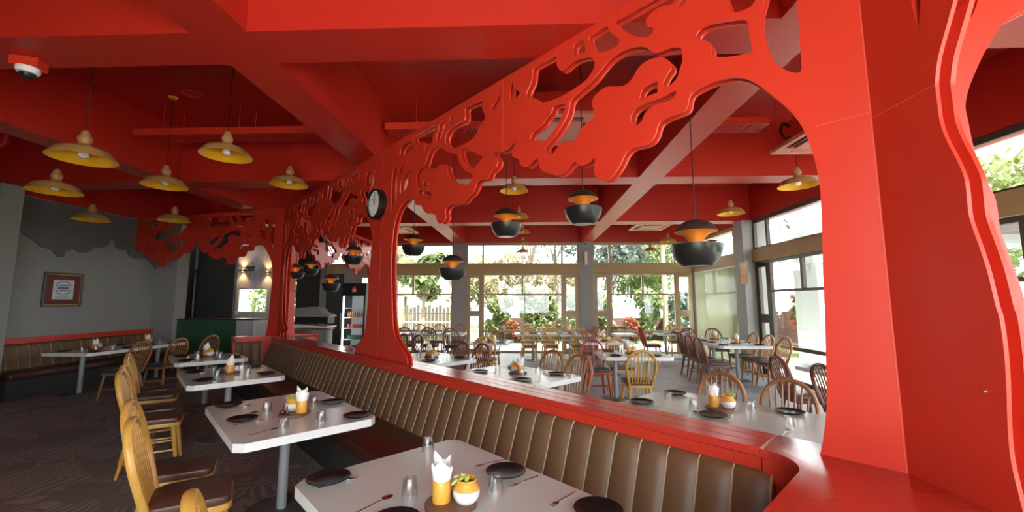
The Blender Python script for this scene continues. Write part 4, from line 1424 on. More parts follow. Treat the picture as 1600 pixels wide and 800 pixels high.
# wall table under the framed record
table('long grey table before the dark wall bench', (-8.0, 8.03), PI / 2, 2.12, 0.92, (-0.75, 0.78), 'tables beside the long bench')
tw = 'the long wall table'
lay(tw + ', near half', (-8.0, 7.50), PI / 2, 1.05, 0.92, 'near end', 'far end', 'chair side', 'wall side', seed=5, cutlery=False)
lay(tw + ', far half', (-8.0, 8.55), PI / 2, 1.05, 0.92, 'near end', 'far end', 'chair side', 'wall side', seed=6, cutlery=False)

# window room: tables along the other side of the rail
GR = 'tables in the window room'
R1 = sc_table(0.62, 2.10, 3.15, 4.07, 'grey table just past the red rail beside the corner pillar', GR)
R2t = sc_table(3.12, 4.45, 3.17, 4.07, 'grey table past the red rail, second from the corner pillar', GR)
R3 = sc_table(5.15, 6.47, 3.20, 4.08, 'grey table past the red rail, by the foot of the clock pillar', GR)
R4 = sc_table(7.20, 8.50, 3.25, 4.10, 'grey table past the red rail, behind the clock pillar', GR)
t = 'the first table past the rail'
for s, c, pl in ((1.96, 3.38, 'rail side, far end'), (1.36, 3.40, 'rail side, near end'), (0.98, 3.95, 'room side, near end'), (1.92, 3.93, 'room side, far end')):
    put_sc('plate', s, c, 0, 'black side plate on the %s of %s' % (pl, t), 'black side plates')
for s, c, a, pl in ((1.81, 3.42, 2.5, 'rail side, far end'), (1.24, 3.42, 2.6, 'rail side, near end'), (1.12, 3.92, -0.7, 'room side, near end')):
    put_sc('fork', s, c, a, 'fork on the %s of %s' % (pl, t), 'forks')
for s, c, a, pl in ((1.50, 3.32, -0.75, 'rail side, middle'), (0.86, 3.30, -0.75, 'rail-side near corner'), (1.80, 3.86, 0.6, 'room side, far end')):
    put_sc('spoon', s, c, a, 'spoon with red bowl, %s of %s' % (pl, t), 'spoons')
for s, c, pl in ((1.80, 3.56, 'far end'), (1.52, 3.42, 'rail side of the board'), (1.20, 3.75, 'beside the jar'), (0.86, 3.42, 'near end')):
    put_sc('glass', s, c, rnd.random(), 'upturned clear tumbler, %s of %s' % (pl, t), 'upturned tumblers')
pb = P3(1.40, 3.65)
put('board', (pb.x, pb.y, ZTOP), 0.2, 'round dark wood serving board on ' + t, 'serving boards')
put_sc('cup', 1.445, 3.635, 0.4, 'mustard cup of white napkins on ' + t, 'napkin cups', ZTOP + 0.021)
put_sc('jar', 1.345, 3.67, 3.3, 'white and tan jar with a leafy sprig on ' + t, 'two-tone jars', ZTOP + 0.021)
put_sc('shaker', 1.49, 3.69, 3.3, 'dark gourd-shaped shaker on the board of ' + t, 'gourd shakers', ZTOP + 0.021)
lay('the second table past the rail', R2t[1], RZ1, R2t[2], R2t[3], 'far end', 'near end', 'rail side', 'room side', flip=-1, seed=11)
lay('the third table past the rail', R3[1], RZ1, R3[2], R3[3], 'far end', 'near end', 'rail side', 'room side', flip=1, seed=12)
lay('the table behind the clock pillar', R4[1], RZ1, R4[2], R4[3], 'far end', 'near end', 'rail side', 'room side', flip=1, seed=13, cutlery=False)


def xy_table(x0, x1, y0, y1, label, legs=None):
    cx, cy = (x0 + x1) / 2, (y0 + y1) / 2
    if x1 - x0 >= y1 - y0:
        L, Wd, rz = x1 - x0, y1 - y0, 0.0
    else:
        L, Wd, rz = y1 - y0, x1 - x0, PI / 2
    return table(label, (cx, cy), rz, L, Wd, legs or (-L * 0.27, L * 0.27), GR), (cx, cy), rz, L, Wd


q = xy_table(1.22, 2.36, 6.80, 7.78, 'grey table in mid room behind the lone honey chair', (-0.28, 0.28))
lay('the mid-room table', q[1], q[2], q[3], q[4], 'clock end', 'window end', 'near side', 'far side', seed=21, cutlery=False)
q = xy_table(1.22, 2.36, 9.20, 10.0, 'grey table before the grey column with one red chair', (-0.28, 0.28))
lay('the red-chair table', q[1], q[2], q[3], q[4], 'clock end', 'window end', 'near side', 'far side', seed=22, cutlery=False)
q = xy_table(3.88, 4.95, 8.55, 10.55, 'long grey table beside the sheer blind', (-0.55, 0.55))
lay('the blind table, near half', (q[1][0], 9.05), PI / 2, 1.0, 1.06, 'near end', 'far end', 'window side', 'aisle side', seed=23, cutlery=False)
lay('the blind table, far half', (q[1][0], 10.05), PI / 2, 1.0, 1.06, 'near end', 'far end', 'window side', 'aisle side', seed=24, cutlery=False)
q = xy_table(3.74, 4.85, 4.75, 6.08, 'grey table under the side window by the corner pillar edge')
lay('the side-window table', q[1], q[2], q[3], q[4], 'near end', 'far end', 'window side', 'aisle side', seed=25, cutlery=False)
q = xy_table(-0.36, 1.76, 11.45, 12.3, 'long grey table before the middle far window', (-0.54, 0.50))
lay('the middle-window table, railing half', (0.16, 11.87), 0, 1.05, 0.85, 'railing end', 'column end', 'near side', 'far side', seed=26, cutlery=False)
lay('the middle-window table, column half', (1.23, 11.87), 0, 1.05, 0.85, 'railing end', 'column end', 'near side', 'far side', seed=27, cutlery=False)
q = xy_table(-3.75, -1.78, 11.5, 12.3, 'long grey table before the railing window', (-0.5, 0.5))
lay('the railing-window table', q[1], 0, 1.5, 0.8, 'clock end', 'column end', 'near side', 'far side', seed=28, cutlery=False)
q = xy_table(-1.28, -0.38, 8.95, 9.75, 'small grey table in front of the slim casement', (0.0,))
lay('the small casement table', q[1], q[2], 0.95, 0.8, 'clock end', 'window end', 'near side', 'far side', seed=29, cutlery=False)
q = xy_table(3.72, 4.72, 11.75, 12.55, 'grey corner table beside the side-on red chair', (-0.25, 0.25))
lay('the corner table', q[1], q[2], q[3], q[4], 'column end', 'blind end', 'near side', 'far side', seed=30, cutlery=False)
q = xy_table(2.42, 3.02, 11.55, 12.15, 'small bare grey table before the crest-rail chairs', (0.0,))

# ------------------------------------------------------------------ hanging lamps
def yellow_lamp(label, x, y, z, D, z_top, canopy=True):
    """z = height of the shade's rim."""
    r = thing('enamel_pendant_lamp', label, 'pendant lamp', (x, y, z), 0, 'yellow enamel pendants')
    R = D / 2
    bm = B()
    add_lathe(bm, [(0.16 * R, 0.46 * R), (0.30 * R, 0.45 * R), (0.52 * R, 0.42 * R), (0.74 * R, 0.34 * R), (0.80 * R, 0.28 * R), (0.96 * R, 0.06 * R), (1.0 * R, 0.0)], 40, cap=False)
    sh = obj('shade', bm, M['shade_out'], r)
    bm = B()
    add_lathe(bm, [(0.0, 0.445 * R), (0.30 * R, 0.435 * R), (0.51 * R, 0.405 * R), (0.725 * R, 0.325 * R), (0.785 * R, 0.265 * R), (0.945 * R, 0.05 * R), (1.0 * R, -0.002)], 40, cap=False)
    obj('shade_lining', bm, M['shade_in'], sh)
    bm = B()
    add_lathe(bm, [(0, 0.45 * R), (0.23 * R, 0.45 * R), (0.23 * R, 0.52 * R), (0.18 * R, 0.57 * R), (0.175 * R, 0.64 * R), (0.22 * R, 0.73 * R), (0.22 * R, 0.81 * R), (0.16 * R, 0.92 * R), (0.13 * R, 1.02 * R), (0.08 * R, 1.10 * R), (0, 1.12 * R)], 24)
    obj('socket', bm, M['socket'], r)
    bm = B()
    add_lathe(bm, [(0, 0.03 * R), (0.09 * R, 0.045 * R), (0.155 * R, 0.11 * R), (0.16 * R, 0.18 * R), (0.12 * R, 0.28 * R), (0.08 * R, 0.42 * R)], 20)
    obj('bulb', bm, M['bulb'], r)
    bm = B()
    add_tube(bm, [(0, 0, 1.0 * R), (0, 0, z_top - z)], 0.004, 6)
    obj('cord', bm, M['cord'], r)
    if canopy:
        bm = B()
        add_lathe(bm, [(0, -0.035), (0.02, -0.034), (0.048, -0.018), (0.055, 0.0)], 24, Matrix.Translation((0, 0, z_top - z)))
        obj('canopy', bm, M['shade_in'], r)
    return r


YL = [
    (-4.334, 3.735, 3.02, 0.52, 'large yellow enamel pendant hanging below the ceiling camera, biggest on the bench side'),
    (-4.888, 5.248, 3.19, 0.52, 'yellow enamel pendant with its yellow ceiling cup in view'),
    (-3.429, 4.422, 3.29, 0.52, 'yellow enamel pendant under the cable tray, between the camera and the diagonal screen'),
    (-3.563, 5.897, 3.38, 0.52, 'yellow enamel pendant hanging closest to the lower slope of the tree screen'),
    (-5.887, 4.803, 3.00, 0.52, 'shaded yellow pendant hanging before the grey wall column'),
    (-7.848, 7.019, 3.10, 0.52, 'dim yellow pendant hanging in front of the grey tree silhouette'),
    (-6.808, 7.579, 3.19, 0.52, 'dim yellow pendant hanging above the lit wall column'),
    (-6.90, 11.85, 3.30, 0.52, 'yellow pendant glimpsed through the dark red screen at the grey wall'),
    (-0.180, 5.86, 3.24, 0.41, 'yellow pendant past the screen, foremost of the line behind the third black lamp'),
    (-0.150, 7.75, 3.24, 0.38, 'yellow pendant second in the line behind the third black lamp'),
    (-0.100, 9.50, 3.24, 0.37, 'yellow pendant third in the line behind the third black lamp'),
    (-0.110, 11.30, 3.24, 0.36, 'yellow pendant fourth in the line, just above the clerestory'),
    (-0.130, 12.75, 3.18, 0.36, 'yellow pendant last in the line, in front of the clerestory glass'),
    (3.75, 7.55, 3.24, 0.46, 'yellow pendant over the blind table, near the side windows'),
    (3.74, 5.66, 3.22, 0.49, 'yellow pendant under the air conditioner beside the corner pillar'),
    (3.85, 12.85, 3.22, 0.39, 'yellow pendant in front of the far clerestory near the big black lamp'),
    (3.80, 11.10, 3.24, 0.43, 'yellow pendant partly behind the cap of the big black lamp'),
]
for x, y, z, D, lb in YL:
    yellow_lamp(lb, x, y, z, D, ZC, canopy=not -3.7 < x < -3.5)


def black_lamp(label, x, y, z, z_top, D=0.40):
    """z = height of the bowl's rim."""
    r = thing('bowl_pendant_lamp', label, 'pendant lamp', (x, y, z), 0, 'black bowl pendants')
    R = D / 2
    bm = B()
    prof = [(0.50 * R, -0.86 * R), (0.57 * R, -0.84 * R), (0.73 * R, -0.70 * R), (0.86 * R, -0.50 * R), (0.95 * R, -0.27 * R), (0.99 * R, -0.08 * R), (1.0 * R, 0.0)]
    add_lathe(bm, prof + [(0.985 * R, 0.0)] + [(q * 0.975, h * 0.97) for q, h in prof[::-1][1:]], 48, cap=False)
    obj('bowl', bm, M['bowl'], r)
    bm = B()
    add_lathe(bm, [(0, -0.82 * R), (0.53 * R, -0.82 * R), (0.53 * R, -0.84 * R), (0, -0.84 * R)], 32)
    obj('diffuser', bm, M['cream'], r)
    bm = B()
    add_lathe(bm, [(0.82 * R, 0.53 * R), (0.80 * R, 0.57 * R), (0.68 * R, 0.76 * R), (0.47 * R, 0.92 * R), (0.22 * R, 1.01 * R), (0.06 * R, 1.04 * R), (0.05 * R, 1.13 * R), (0.025 * R, 1.24 * R), (0, 1.24 * R)], 40, cap=False)
    obj('cap', bm, M['cap'], r)
    bm = B()
    add_lathe(bm, [(0.82 * R, 0.527 * R), (0.64 * R, 0.49 * R), (0.46 * R, 0.40 * R), (0.34 * R, 0.28 * R), (0.27 * R, 0.14 * R), (0.24 * R, 0.0), (0.22 * R, -0.30 * R), (0.0, -0.31 * R)], 40, cap=False)
    obj('trumpet', bm, M['orange'], r)
    bm = B()
    bmesh.ops.create_uvsphere(bm, u_segments=16, v_segments=10, radius=0.10 * R, matrix=Matrix.Translation((0, -0.42 * R, -0.16 * R)))
    bmesh.ops.create_uvsphere(bm, u_segments=16, v_segments=10, radius=0.10 * R, matrix=Matrix.Translation((0, 0.42 * R, -0.16 * R)))
    obj('bulb', bm, M['glow'], r)
    bm = B()
    for sx in (-1, 1):
        add_tube(bm, [(sx * 0.20 * R, 0, -0.25 * R), (sx * 0.55 * R, 0, -0.30 * R), (sx * 0.86 * R, 0, -0.42 * R)], 0.004, 6)
    obj('strut', bm, M['cap'], r)
    bm = B()
    add_tube(bm, [(0, 0, 1.2 * R), (0, 0, z_top - z)], 0.0045, 6)
    obj('cord', bm, M['cord'], r)
    return r


BL = [
    (1.358, 3.315, 2.085, 'biggest black bowl pendant, hanging low under the arch beside the corner pillar'),
    (0.608, 4.371, 2.63, 'black bowl pendant hanging high under the lowest cloud of the tree screen'),
    (-0.265, 5.267, 2.64, 'black bowl pendant hanging high in front of a yellow one'),
    (-1.101, 6.065, 2.125, 'black bowl pendant hanging low in front of the far grey column'),
    (-1.965, 7.008, 2.60, 'black bowl pendant hanging high just past the clock pillar'),
    (-3.489, 8.118, 2.55, 'black bowl pendant hanging above the drinks fridge'),
    (-4.85, 9.05, 2.38, 'black bowl pendant hanging high beside the sunlit screen, second from the far pillar'),
    (-4.93, 8.60, 2.27, 'black bowl pendant closest to the far corner pillar'),
    (-4.372, 9.037, 2.045, 'black bowl pendant hanging low between the dark column and the fridge'),
]
for x, y, z, lb in BL:
    black_lamp(lb, x, y, z, ZC, 0.34 if x < -4.8 else 0.40)

# ------------------------------------------------------------------ cable trays, air conditioners, camera, speaker ring
def tray(label, x0, x1, y, z):
    r = thing('cable_tray', label, 'cable tray', ((x0 + x1) / 2, y, z), 0, 'red perforated cable trays')
    L = (x1 - x0) / 2
    bm = B()
    for sy in (-1, 1):
        add_box(bm, -L, L, sy * 0.15 - 0.003, sy * 0.15 + 0.003, 0, 0.10)
    obj('side_rail', bm, M['red'], r)
    bm = B()
    k = int(2 * L / 0.04)
    for i in range(k):
        x = -L + (i + 0.5) * 2 * L / k
        add_box(bm, x - 0.011, x + 0.011, -0.147, 0.147, 0.0, 0.004)
    for yy in (-0.10, 0.0, 0.10):
        add_box(bm, -L, L, yy - 0.012, yy + 0.012, 0.0045, 0.008)
    obj('perforated_floor', bm, M['ceil'], r)
    for x in (-L + 0.45, 0, L - 0.45):
        for sy in (-1, 1):
            bm = B()
            add_tube(bm, [(x, sy * 0.17, -0.02), (x, sy * 0.17, ZC - z)], 0.005, 6)
            obj('hanger_rod', bm, M['red'], r)
    return r


tray('red perforated cable tray hung over the yellow pendants on the bench side', -5.62, -2.50, 5.6, 4.0)
tray('red perforated cable tray hung behind the tree screen above the black lamps', -1.98, 1.74, 5.6, 4.03)
tray('red perforated cable tray running to the air conditioner by the corner pillar', 2.18, 3.30, 5.6, 4.03)


def aircon(label, x, y, z):
    r = thing('cassette_air_conditioner', label, 'air conditioner', (x, y, z), 0, 'red cassette air conditioners')
    bm = B()
    add_box(bm, -0.42, 0.42, -0.42, 0.42, 0.04, 0.32, bev=0.02)
    obj('body', bm, M['ceil'], r)
    bm = B()
    for a, b, c, d in ((-0.475, 0.475, -0.475, -0.40), (-0.475, 0.475, 0.40, 0.475), (-0.475, -0.40, -0.40, 0.40), (0.40, 0.475, -0.40, 0.40), (-0.27, 0.27, -0.27, 0.27)):
        add_box(bm, a, b, c, d, -0.012, 0.038, bev=0.006)
    for sx, sy in ((-1, -1), (-1, 1), (1, -1), (1, 1)):
        add_box(bm, *sorted((sx * 0.26, sx * 0.41)), *sorted((sy * 0.26, sy * 0.41)), -0.010, 0.036)
    obj('face_panel', bm, M['pinkish'], r)
    bm = B()
    for k in range(4):
        mx = Matrix.Rotation(k * PI / 2, 4, 'Z')
        add_box(bm, -0.25, 0.25, -0.385, -0.285, 0.01, 0.03, mx=mx)
    obj('outlet', bm, M['black'], r)
    for k in range(4):
        bm = B()
        mx = Matrix.Rotation(k * PI / 2, 4, 'Z') @ Matrix.Translation((0, -0.335, 0.0)) @ Matrix.Rotation(0.5, 4, 'X')
        add_box(bm, -0.245, 0.245, -0.03, 0.03, -0.003, 0.003, mx=mx)
        obj('louvre', bm, M['pinkish'], r)
    for sx in (-1, 1):
        for sy in (-1, 1):
            bm = B()
            add_tube(bm, [(sx * 0.40, sy * 0.40, 0.3), (sx * 0.40, sy * 0.40, ZC - z)], 0.005, 6)
            obj('hanger_rod', bm, M['red'], r)
    bm = B()
    pts = catmull([(-0.42, 0.1, 0.22), (-0.50, 0.1, 0.26), (-0.55, 0.08, 0.16), (-0.52, 0.06, 0.05), (-0.47, 0.02, 0.06)], 5)
    add_tube(bm, pts, 0.016, 8)
    obj('pipe', bm, M['cord'], r)
    return r


M['pinkish'] = mat('pale_red_plastic', (0.56, 0.17, 0.12), 0.45)
aircon('red cassette air conditioner half hidden by the corner pillar', 3.82, 5.12, 3.66)
aircon('red cassette air conditioner hung before the far clerestory', 3.35, 11.2, 3.66)
aircon('red cassette air conditioner glimpsed between the strands of the tree screen', 0.42, 5.05, 3.80)
aircon('red cassette air conditioner past the clock pillar, close to the far windows', -3.6, 11.2, 3.62)

r = thing('dome_camera', 'white dome security camera with red box on the ceiling beam', 'security camera', (-4.02, 2.99, ZS), 0.35)
bm = B()
add_box(bm, -0.09, 0.09, -0.06, 0.06, -0.075, 0.0, bev=0.004)
obj('mount_box', bm, M['red'], r)
bm = B()
add_lathe(bm, [(0.072, -0.075), (0.072, -0.10), (0.062, -0.118), (0.052, -0.122), (0, -0.122)], 28)
obj('collar', bm, M['white'], r)
bm = B()
add_lathe(bm, [(0.05, -0.12), (0.046, -0.14), (0.032, -0.158), (0, -0.166)], 24)
obj('dome', bm, M['black'], r)
r = thing('dome_camera', 'small white dome camera at the top of the far grey column', 'security camera', (1.93, YW - 0.10, 3.54), 0)
bm = B()
add_lathe(bm, [(0.05, 0.0), (0.05, 0.04), (0, 0.04)], 20)
obj('collar', bm, M['white'], r)
bm = B()
add_lathe(bm, [(0.04, 0.0), (0.03, -0.03), (0, -0.04)], 20)
obj('dome', bm, M['black'], r)
bm = B()
add_box(bm, 1.87, 1.96, YW - 0.12, YW - 0.045, 2.83, 3.26, bev=0.02, seg=3)
tag(obj('wall_speaker', bm, M['white']), 'slim white speaker bar on the far grey column', 'speaker')
bm = B()
add_lathe(bm, [(0.11, 0), (0.11, -0.012), (0.095, -0.014), (0.09, -0.004), (0, -0.004)], 28, Matrix.Translation((-4.55, 5.15, ZC)))
tag(obj('ceiling_ring', bm, M['red']), 'round red speaker ring on the ceiling beside the yellow lamp cup', 'ceiling speaker')

# ------------------------------------------------------------------ wall clock on the pillar
pc = P3(4.91, 2.2667, 2.865)
r = thing('wall_clock', 'round black-rimmed wall clock on the red pillar', 'clock', pc, RZ1)
mx = Matrix.Rotation(PI / 2, 4, 'X')            # lathe axis along -y (out of the pillar, towards the benches)
bm = B()
add_lathe(bm, [(0.0, 0.0), (0.187, 0.0), (0.193, 0.01), (0.193, 0.09), (0.185, 0.098), (0.172, 0.096), (0.166, 0.07), (0, 0.07)], 48, mx)
obj('rim', bm, M['black'], r)
bm = B()
add_lathe(bm, [(0, 0.0705), (0.166, 0.0705), (0.166, 0.073), (0, 0.073)], 48, mx)
fc = obj('dial', bm, M['paper'], r)
bm = B()
for k in range(12):
    t = Matrix.Rotation(k * PI / 6, 4, 'Y')
    w = 0.006 if k % 3 == 0 else 0.003
    add_box(bm, -w, w, -0.0745, -0.073, 0.125, 0.152, mx=t)
obj('hour_marks', bm, M['black'], fc)
for nm, ang, ln, w in (('hour_hand', -0.5, 0.085, 0.006), ('minute_hand', 0.15, 0.125, 0.004)):
    bm = B()
    add_box(bm, -w, w, -0.078, -0.076, -0.02, ln, mx=Matrix.Rotation(ang, 4, 'Y'))
    obj(nm, bm, M['black'], r)
bm = B()
add_lathe(bm, [(0.01, 0.073), (0.01, 0.082), (0, 0.083)], 12, mx)
obj('hub', bm, M['redwood'], r)

bm = B()
add_tube(bm, [(-9.15, 5.35, 3.98), (-8.3, 5.6, 3.98), (-7.95, 5.7, 3.98), (-7.90, 5.72, 4.02), (-7.90, 5.73, ZC)], 0.045, 10)
tag(obj('service_pipe', bm, M['ceil']), 'bent dark red service pipe above the grey wall column', 'pipe')
# ------------------------------------------------------------------ grey wall: tree silhouette, framed record
bm = B()
poly = [(6.60, 3.10)] + WALL_CANOPY + [(9.83, 2.44), (9.83, 3.56), (6.60, 3.56)]
mxw = Matrix(((0, 0, 1, -9.2085), (1, 0, 0, 0), (0, 1, 0, 0), (0, 0, 0, 1)))
pts = [(p.x, p.y) for p in catmull([(a, b, 0) for a, b in poly[:len(WALL_CANOPY) + 1]], 3)] + poly[len(WALL_CANOPY) + 1:]
add_prism(bm, pts, 0.0, 0.035, mx=mxw)
tag(obj('tree_silhouette_panel', bm, M['grey_dark'], smooth=0), 'dark grey wavy tree-crown silhouette along the top of the grey wall', 'wall panel')

r = thing('framed_record', 'framed round record award on the grey wall above the dark bench', 'picture', (-9.21, 7.857, 1.876), 0)


def fbox(x0, x1, w0, w1, h0, h1, m, nm, parent=r):
    bm = B()
    add_box(bm, x0, x1, w0, w1, h0, h1)
    return obj(nm, bm, m, parent, smooth=0)


bm = B()
for a, b, c, d in ((-0.35, 0.35, 0.30, 0.337), (-0.35, 0.35, -0.337, -0.30), (-0.35, -0.313, -0.30, 0.30), (0.313, 0.35, -0.30, 0.30)):
    add_box(bm, 0, 0.035, a, b, c, d, bev=0.006)
obj('frame', bm, M['dark_alu'], r)
fbox(0.004, 0.014, -0.314, 0.314, -0.301, 0.301, mat('gold_fillet', (0.62, 0.45, 0.18), 0.4), 'fillet')
fbox(0.006, 0.016, -0.302, 0.302, -0.289, 0.289, mat('oxblood_mount', (0.14, 0.022, 0.016), 0.6), 'mount')
sh = fbox(0.008, 0.018, -0.185, 0.185, -0.19, 0.19, mat('pale_blue_sheet', (0.55, 0.62, 0.66), 0.6), 'sheet')
ink = mat('grey_ink', (0.12, 0.14, 0.16), 0.7)
bm = B()
for rad, th in ((0.135, 0.007),):
    for k in range(40):
        if k % 20 in (0, 19):
            continue
        a0, a1 = 2 * PI * k / 40, 2 * PI * (k + 1.02) / 40
        v = [bm.verts.new((0.0185, (rad + e) * math.cos(a), 0.03 + (rad + e) * math.sin(a))) for a, e in ((a0, -th), (a0, th), (a1, th), (a1, -th))]
        bm.faces.new(v)
for z, w, h in ((0.082, 0.085, 0.010), (0.03, 0.10, 0.016), (-0.018, 0.085, 0.010)):
    add_box(bm, 0.018, 0.019, -w, w, 0.03 + (z - 0.03) - h, 0.03 + (z - 0.03) + h)
for k in range(9):
    add_box(bm, 0.018, 0.019, -0.12 + k * 0.027, -0.103 + k * 0.027, -0.155, -0.143)
obj('printed_record', bm, ink, sh, smooth=0)
bm = B()
add_lathe(bm, [(0, 0.019), (0.026, 0.019), (0.026, 0.0205), (0, 0.0205)], 24, Matrix.Translation((0, 0, 0.03)) @ Matrix.Rotation(PI / 2, 4, 'Y'))
obj('record_centre', bm, mat('dull_red_print', (0.30, 0.05, 0.04), 0.6), sh)

# amber notice on the side column
r = thing('amber_notice', 'amber framed notice on the grey column beside the blind', 'sign', (5.13, 9.87, 2.315), 0)
bm = B()
add_box(bm, -0.02, 0.0, -0.175, 0.175, -0.255, 0.255)
obj('panel', bm, mat('amber_print', (0.62, 0.30, 0.03), 0.35), r, smooth=0)
bm = B()
for a, b, c, d in ((-0.19, 0.19, 0.25, 0.268), (-0.19, 0.19, -0.268, -0.25), (-0.19, -0.17, -0.25, 0.25), (0.17, 0.19, -0.25, 0.25)):
    add_box(bm, -0.028, 0.0, a, b, c, d)
obj('frame', bm, M['alu'], r, smooth=0)
bm = B()
add_box(bm, -0.0215, -0.02, -0.13, 0.13, -0.03, 0.20)
obj('pale_print', bm, mat('pale_amber_print', (0.72, 0.44, 0.12), 0.4), r, smooth=0)

# sheer roller blind on the far side-window bay
r = thing('roller_blind', 'sheer beige roller blind drawn down the side window in the far corner', 'blind', (5.30, 11.80, 0), 0)
bm = B()
add_tube(bm, [(0, -1.36, 2.54), (0, 1.36, 2.54)], 0.03, 12)
obj('roller', bm, M['white'], r)
bm = B()
n = 24
cols = []
for i in range(n + 1):
    y = -1.34 + 2.68 * i / n
    cols.append([bm.verts.new((-0.02 + 0.006 * math.sin(i * 0.9), y, z)) for z in (0.06, 0.9, 1.7, 2.52)])
for a, b in zip(cols, cols[1:]):
    for j in range(3):
        bm.faces.new((a[j], b[j], b[j + 1], a[j + 1]))
obj('cloth', bm, M['blind'], r)
bm = B()
add_box(bm, -0.035, -0.005, -1.34, 1.34, 0.03, 0.065)
obj('bottom_bar', bm, M['alu'], r)

# ------------------------------------------------------------------ service end: green counter, pantry wall, fridge
r = thing('service_counter', 'bottle-green counter with a maroon top edge beside the grey column', 'counter', (-7.66, 10.25, 0), 0)
bm = B()
add_box(bm, -0.96, 0.53, -0.30, 0.30, 0, 1.19)
obj('front', bm, M['green'], r)
bm = B()
add_box(bm, 0.531, 0.97, -0.30, 0.30, 0, 1.19, bev=0.01)
obj('end_block', bm, M['concrete'], r)
bm = B()
add_box(bm, -0.96, 0.98, -0.325, 0.32, 1.191, 1.222, bev=0.004)
obj('worktop', bm, mat('maroon_edge', (0.12, 0.012, 0.010), 0.35), r)
r = thing('black_appliance', 'black box appliance on a ledge beside the far corner pillar', 'appliance', (-7.35, 13.0, 0.62), 0)
bm = B()
add_box(bm, -0.42, 0.42, -0.25, 0.25, 0, 0.36, bev=0.02)
obj('body', bm, M['black'], r)
bm = B()
add_box(bm, -0.45, 0.45, -0.28, 0.28, 0.362, 0.39)
obj('top', bm, M['col_grey'], r)
bm = B()
add_box(bm, -7.9, -6.9, 12.72, 13.3, 0, 0.618)
tag(obj('ledge_cabinet', bm, M['granite']), 'grey ledge cabinet under the black appliance', 'cabinet')
bm = B()
add_lathe(bm, [(0, 0), (0.03, 0), (0.03, 0.10), (0.012, 0.13), (0.012, 0.16), (0, 0.16)], 14, Matrix.Translation((-7.42, 12.95, 1.0105)))
tag(obj('sauce_bottle', bm, M['red']), 'small red sauce bottle on the black appliance', 'bottle')

for i, (x, z) in enumerate(((-9.50, 2.69), (-8.65, 2.61))):
    r = thing('wall_sconce', ['up-down wall sconce behind the arrow and cup sign', 'up-down wall sconce beside the far red pillar'][i], 'wall lamp', (x, YW - 0.06, z), 0, 'pantry wall sconces')
    bm = B()
    add_box(bm, -0.06, 0.06, -0.04, 0.06, -0.035, 0.035, bev=0.008)
    obj('housing', bm, M['alu'], r)
    for sz in (-1, 1):
        bm = B()
        add_lathe(bm, [(0, 0), (0.03, 0), (0.03, 0.004), (0, 0.004)], 12, Matrix.Translation((0, 0.005, sz * 0.037)))
        obj('lens', bm, M['glow'], r)
        ld = bpy.data.lights.new('sconce_beam', 'SPOT')
        ld.energy = 9
        ld.color = (1.0, 0.55, 0.2)
        ld.spot_size = 1.7
        ld.spot_blend = 0.8
        ld.shadow_soft_size = 0.03
        lo = bpy.data.objects.new('sconce_beam', ld)
        COL.objects.link(lo)
        lo.parent = r
        lo.location = (0, -0.01, sz * 0.05)
        lo.rotation_euler = (0 if sz < 0 else PI, 0, 0)
r = thing('arrow_sign', 'black arrow sign carrying a steaming cup on the pale pantry wall', 'sign', (-9.46, 11.02, 2.46), 0)
r.location = (-9.36, YW - 0.16, 2.74)
bm = B()
add_box(bm, -0.30, 0.36, -0.02, 0.02, -0.09, -0.05)
add_box(bm, 0, 0.27, -0.02, 0.02, -0.018, 0.018, mx=Matrix.Translation((-0.40, 0, -0.07)) @ Matrix.Rotation(-0.75, 4, 'Y'))
add_box(bm, 0, 0.27, -0.02, 0.02, -0.018, 0.018, mx=Matrix.Translation((-0.40, 0, -0.07)) @ Matrix.Rotation(0.75, 4, 'Y'))
add_box(bm, -0.40, -0.28, -0.02, 0.02, -0.09, -0.05)
obj('arrow', bm, M['black'], r)
bm = B()
add_prism(bm, [(0.06, 0.07), (0.34, 0.07), (0.32, -0.01), (0.27, -0.05), (0.13, -0.05), (0.08, -0.01)], -0.02, 0.02, mx=Matrix.Rotation(PI / 2, 4, 'X'))
add_tube(bm, catmull([(0.24, 0, 0.07), (0.29, 0, 0.12), (0.25, 0, 0.17), (0.29, 0, 0.22)], 4), 0.012, 6)
obj('cup', bm, M['black'], r)
bm = B()
add_box(bm, -9.68, -9.58, YW - 0.015, YW - 0.001, 1.23, 1.36, bev=0.004)
tag(obj('light_switch', bm, M['white']), 'white switch plate beside the pantry window', 'switch')

r = thing('drinks_fridge', 'tall black glass-door drinks fridge between the far pillar and the clock pillar', 'fridge', (-4.66, 11.3, 0), 0)
w, d, h = 0.33, 0.32, 2.14
bm = B()
for a, b, c, e, f, g in ((-w, -w + 0.03, -d, d, 0.05, h), (w - 0.03, w, -d, d, 0.05, h), (-w + 0.03, w - 0.03, d - 0.03, d, 0.05, h), (-w + 0.03, w - 0.03, -d, d - 0.03, 0.05, 0.30), (-w + 0.03, w - 0.03, -d, d - 0.03, 1.84, h)):
    add_box(bm, a, b, c, e, f, g)
for sx in (-1, 1):
    for sy in (-1, 1):
        add_box(bm, sx * 0.27 - 0.03, sx * 0.27 + 0.03, sy * 0.26 - 0.03, sy * 0.26 + 0.03, 0.0, 0.05)
obj('cabinet', bm, M['black'], r)
bm = B()
add_box(bm, -w + 0.031, w - 0.031, d - 0.04, d - 0.031, 0.301, 1.839)
obj('liner', bm, M['cream'], r)
for z in (0.62, 0.92, 1.20, 1.46):
    bm = B()
    add_box(bm, -w + 0.033, w - 0.033, -d + 0.07, d - 0.045, z, z + 0.014)
    obj('shelf', bm, M['cream'], r)
bm = B()
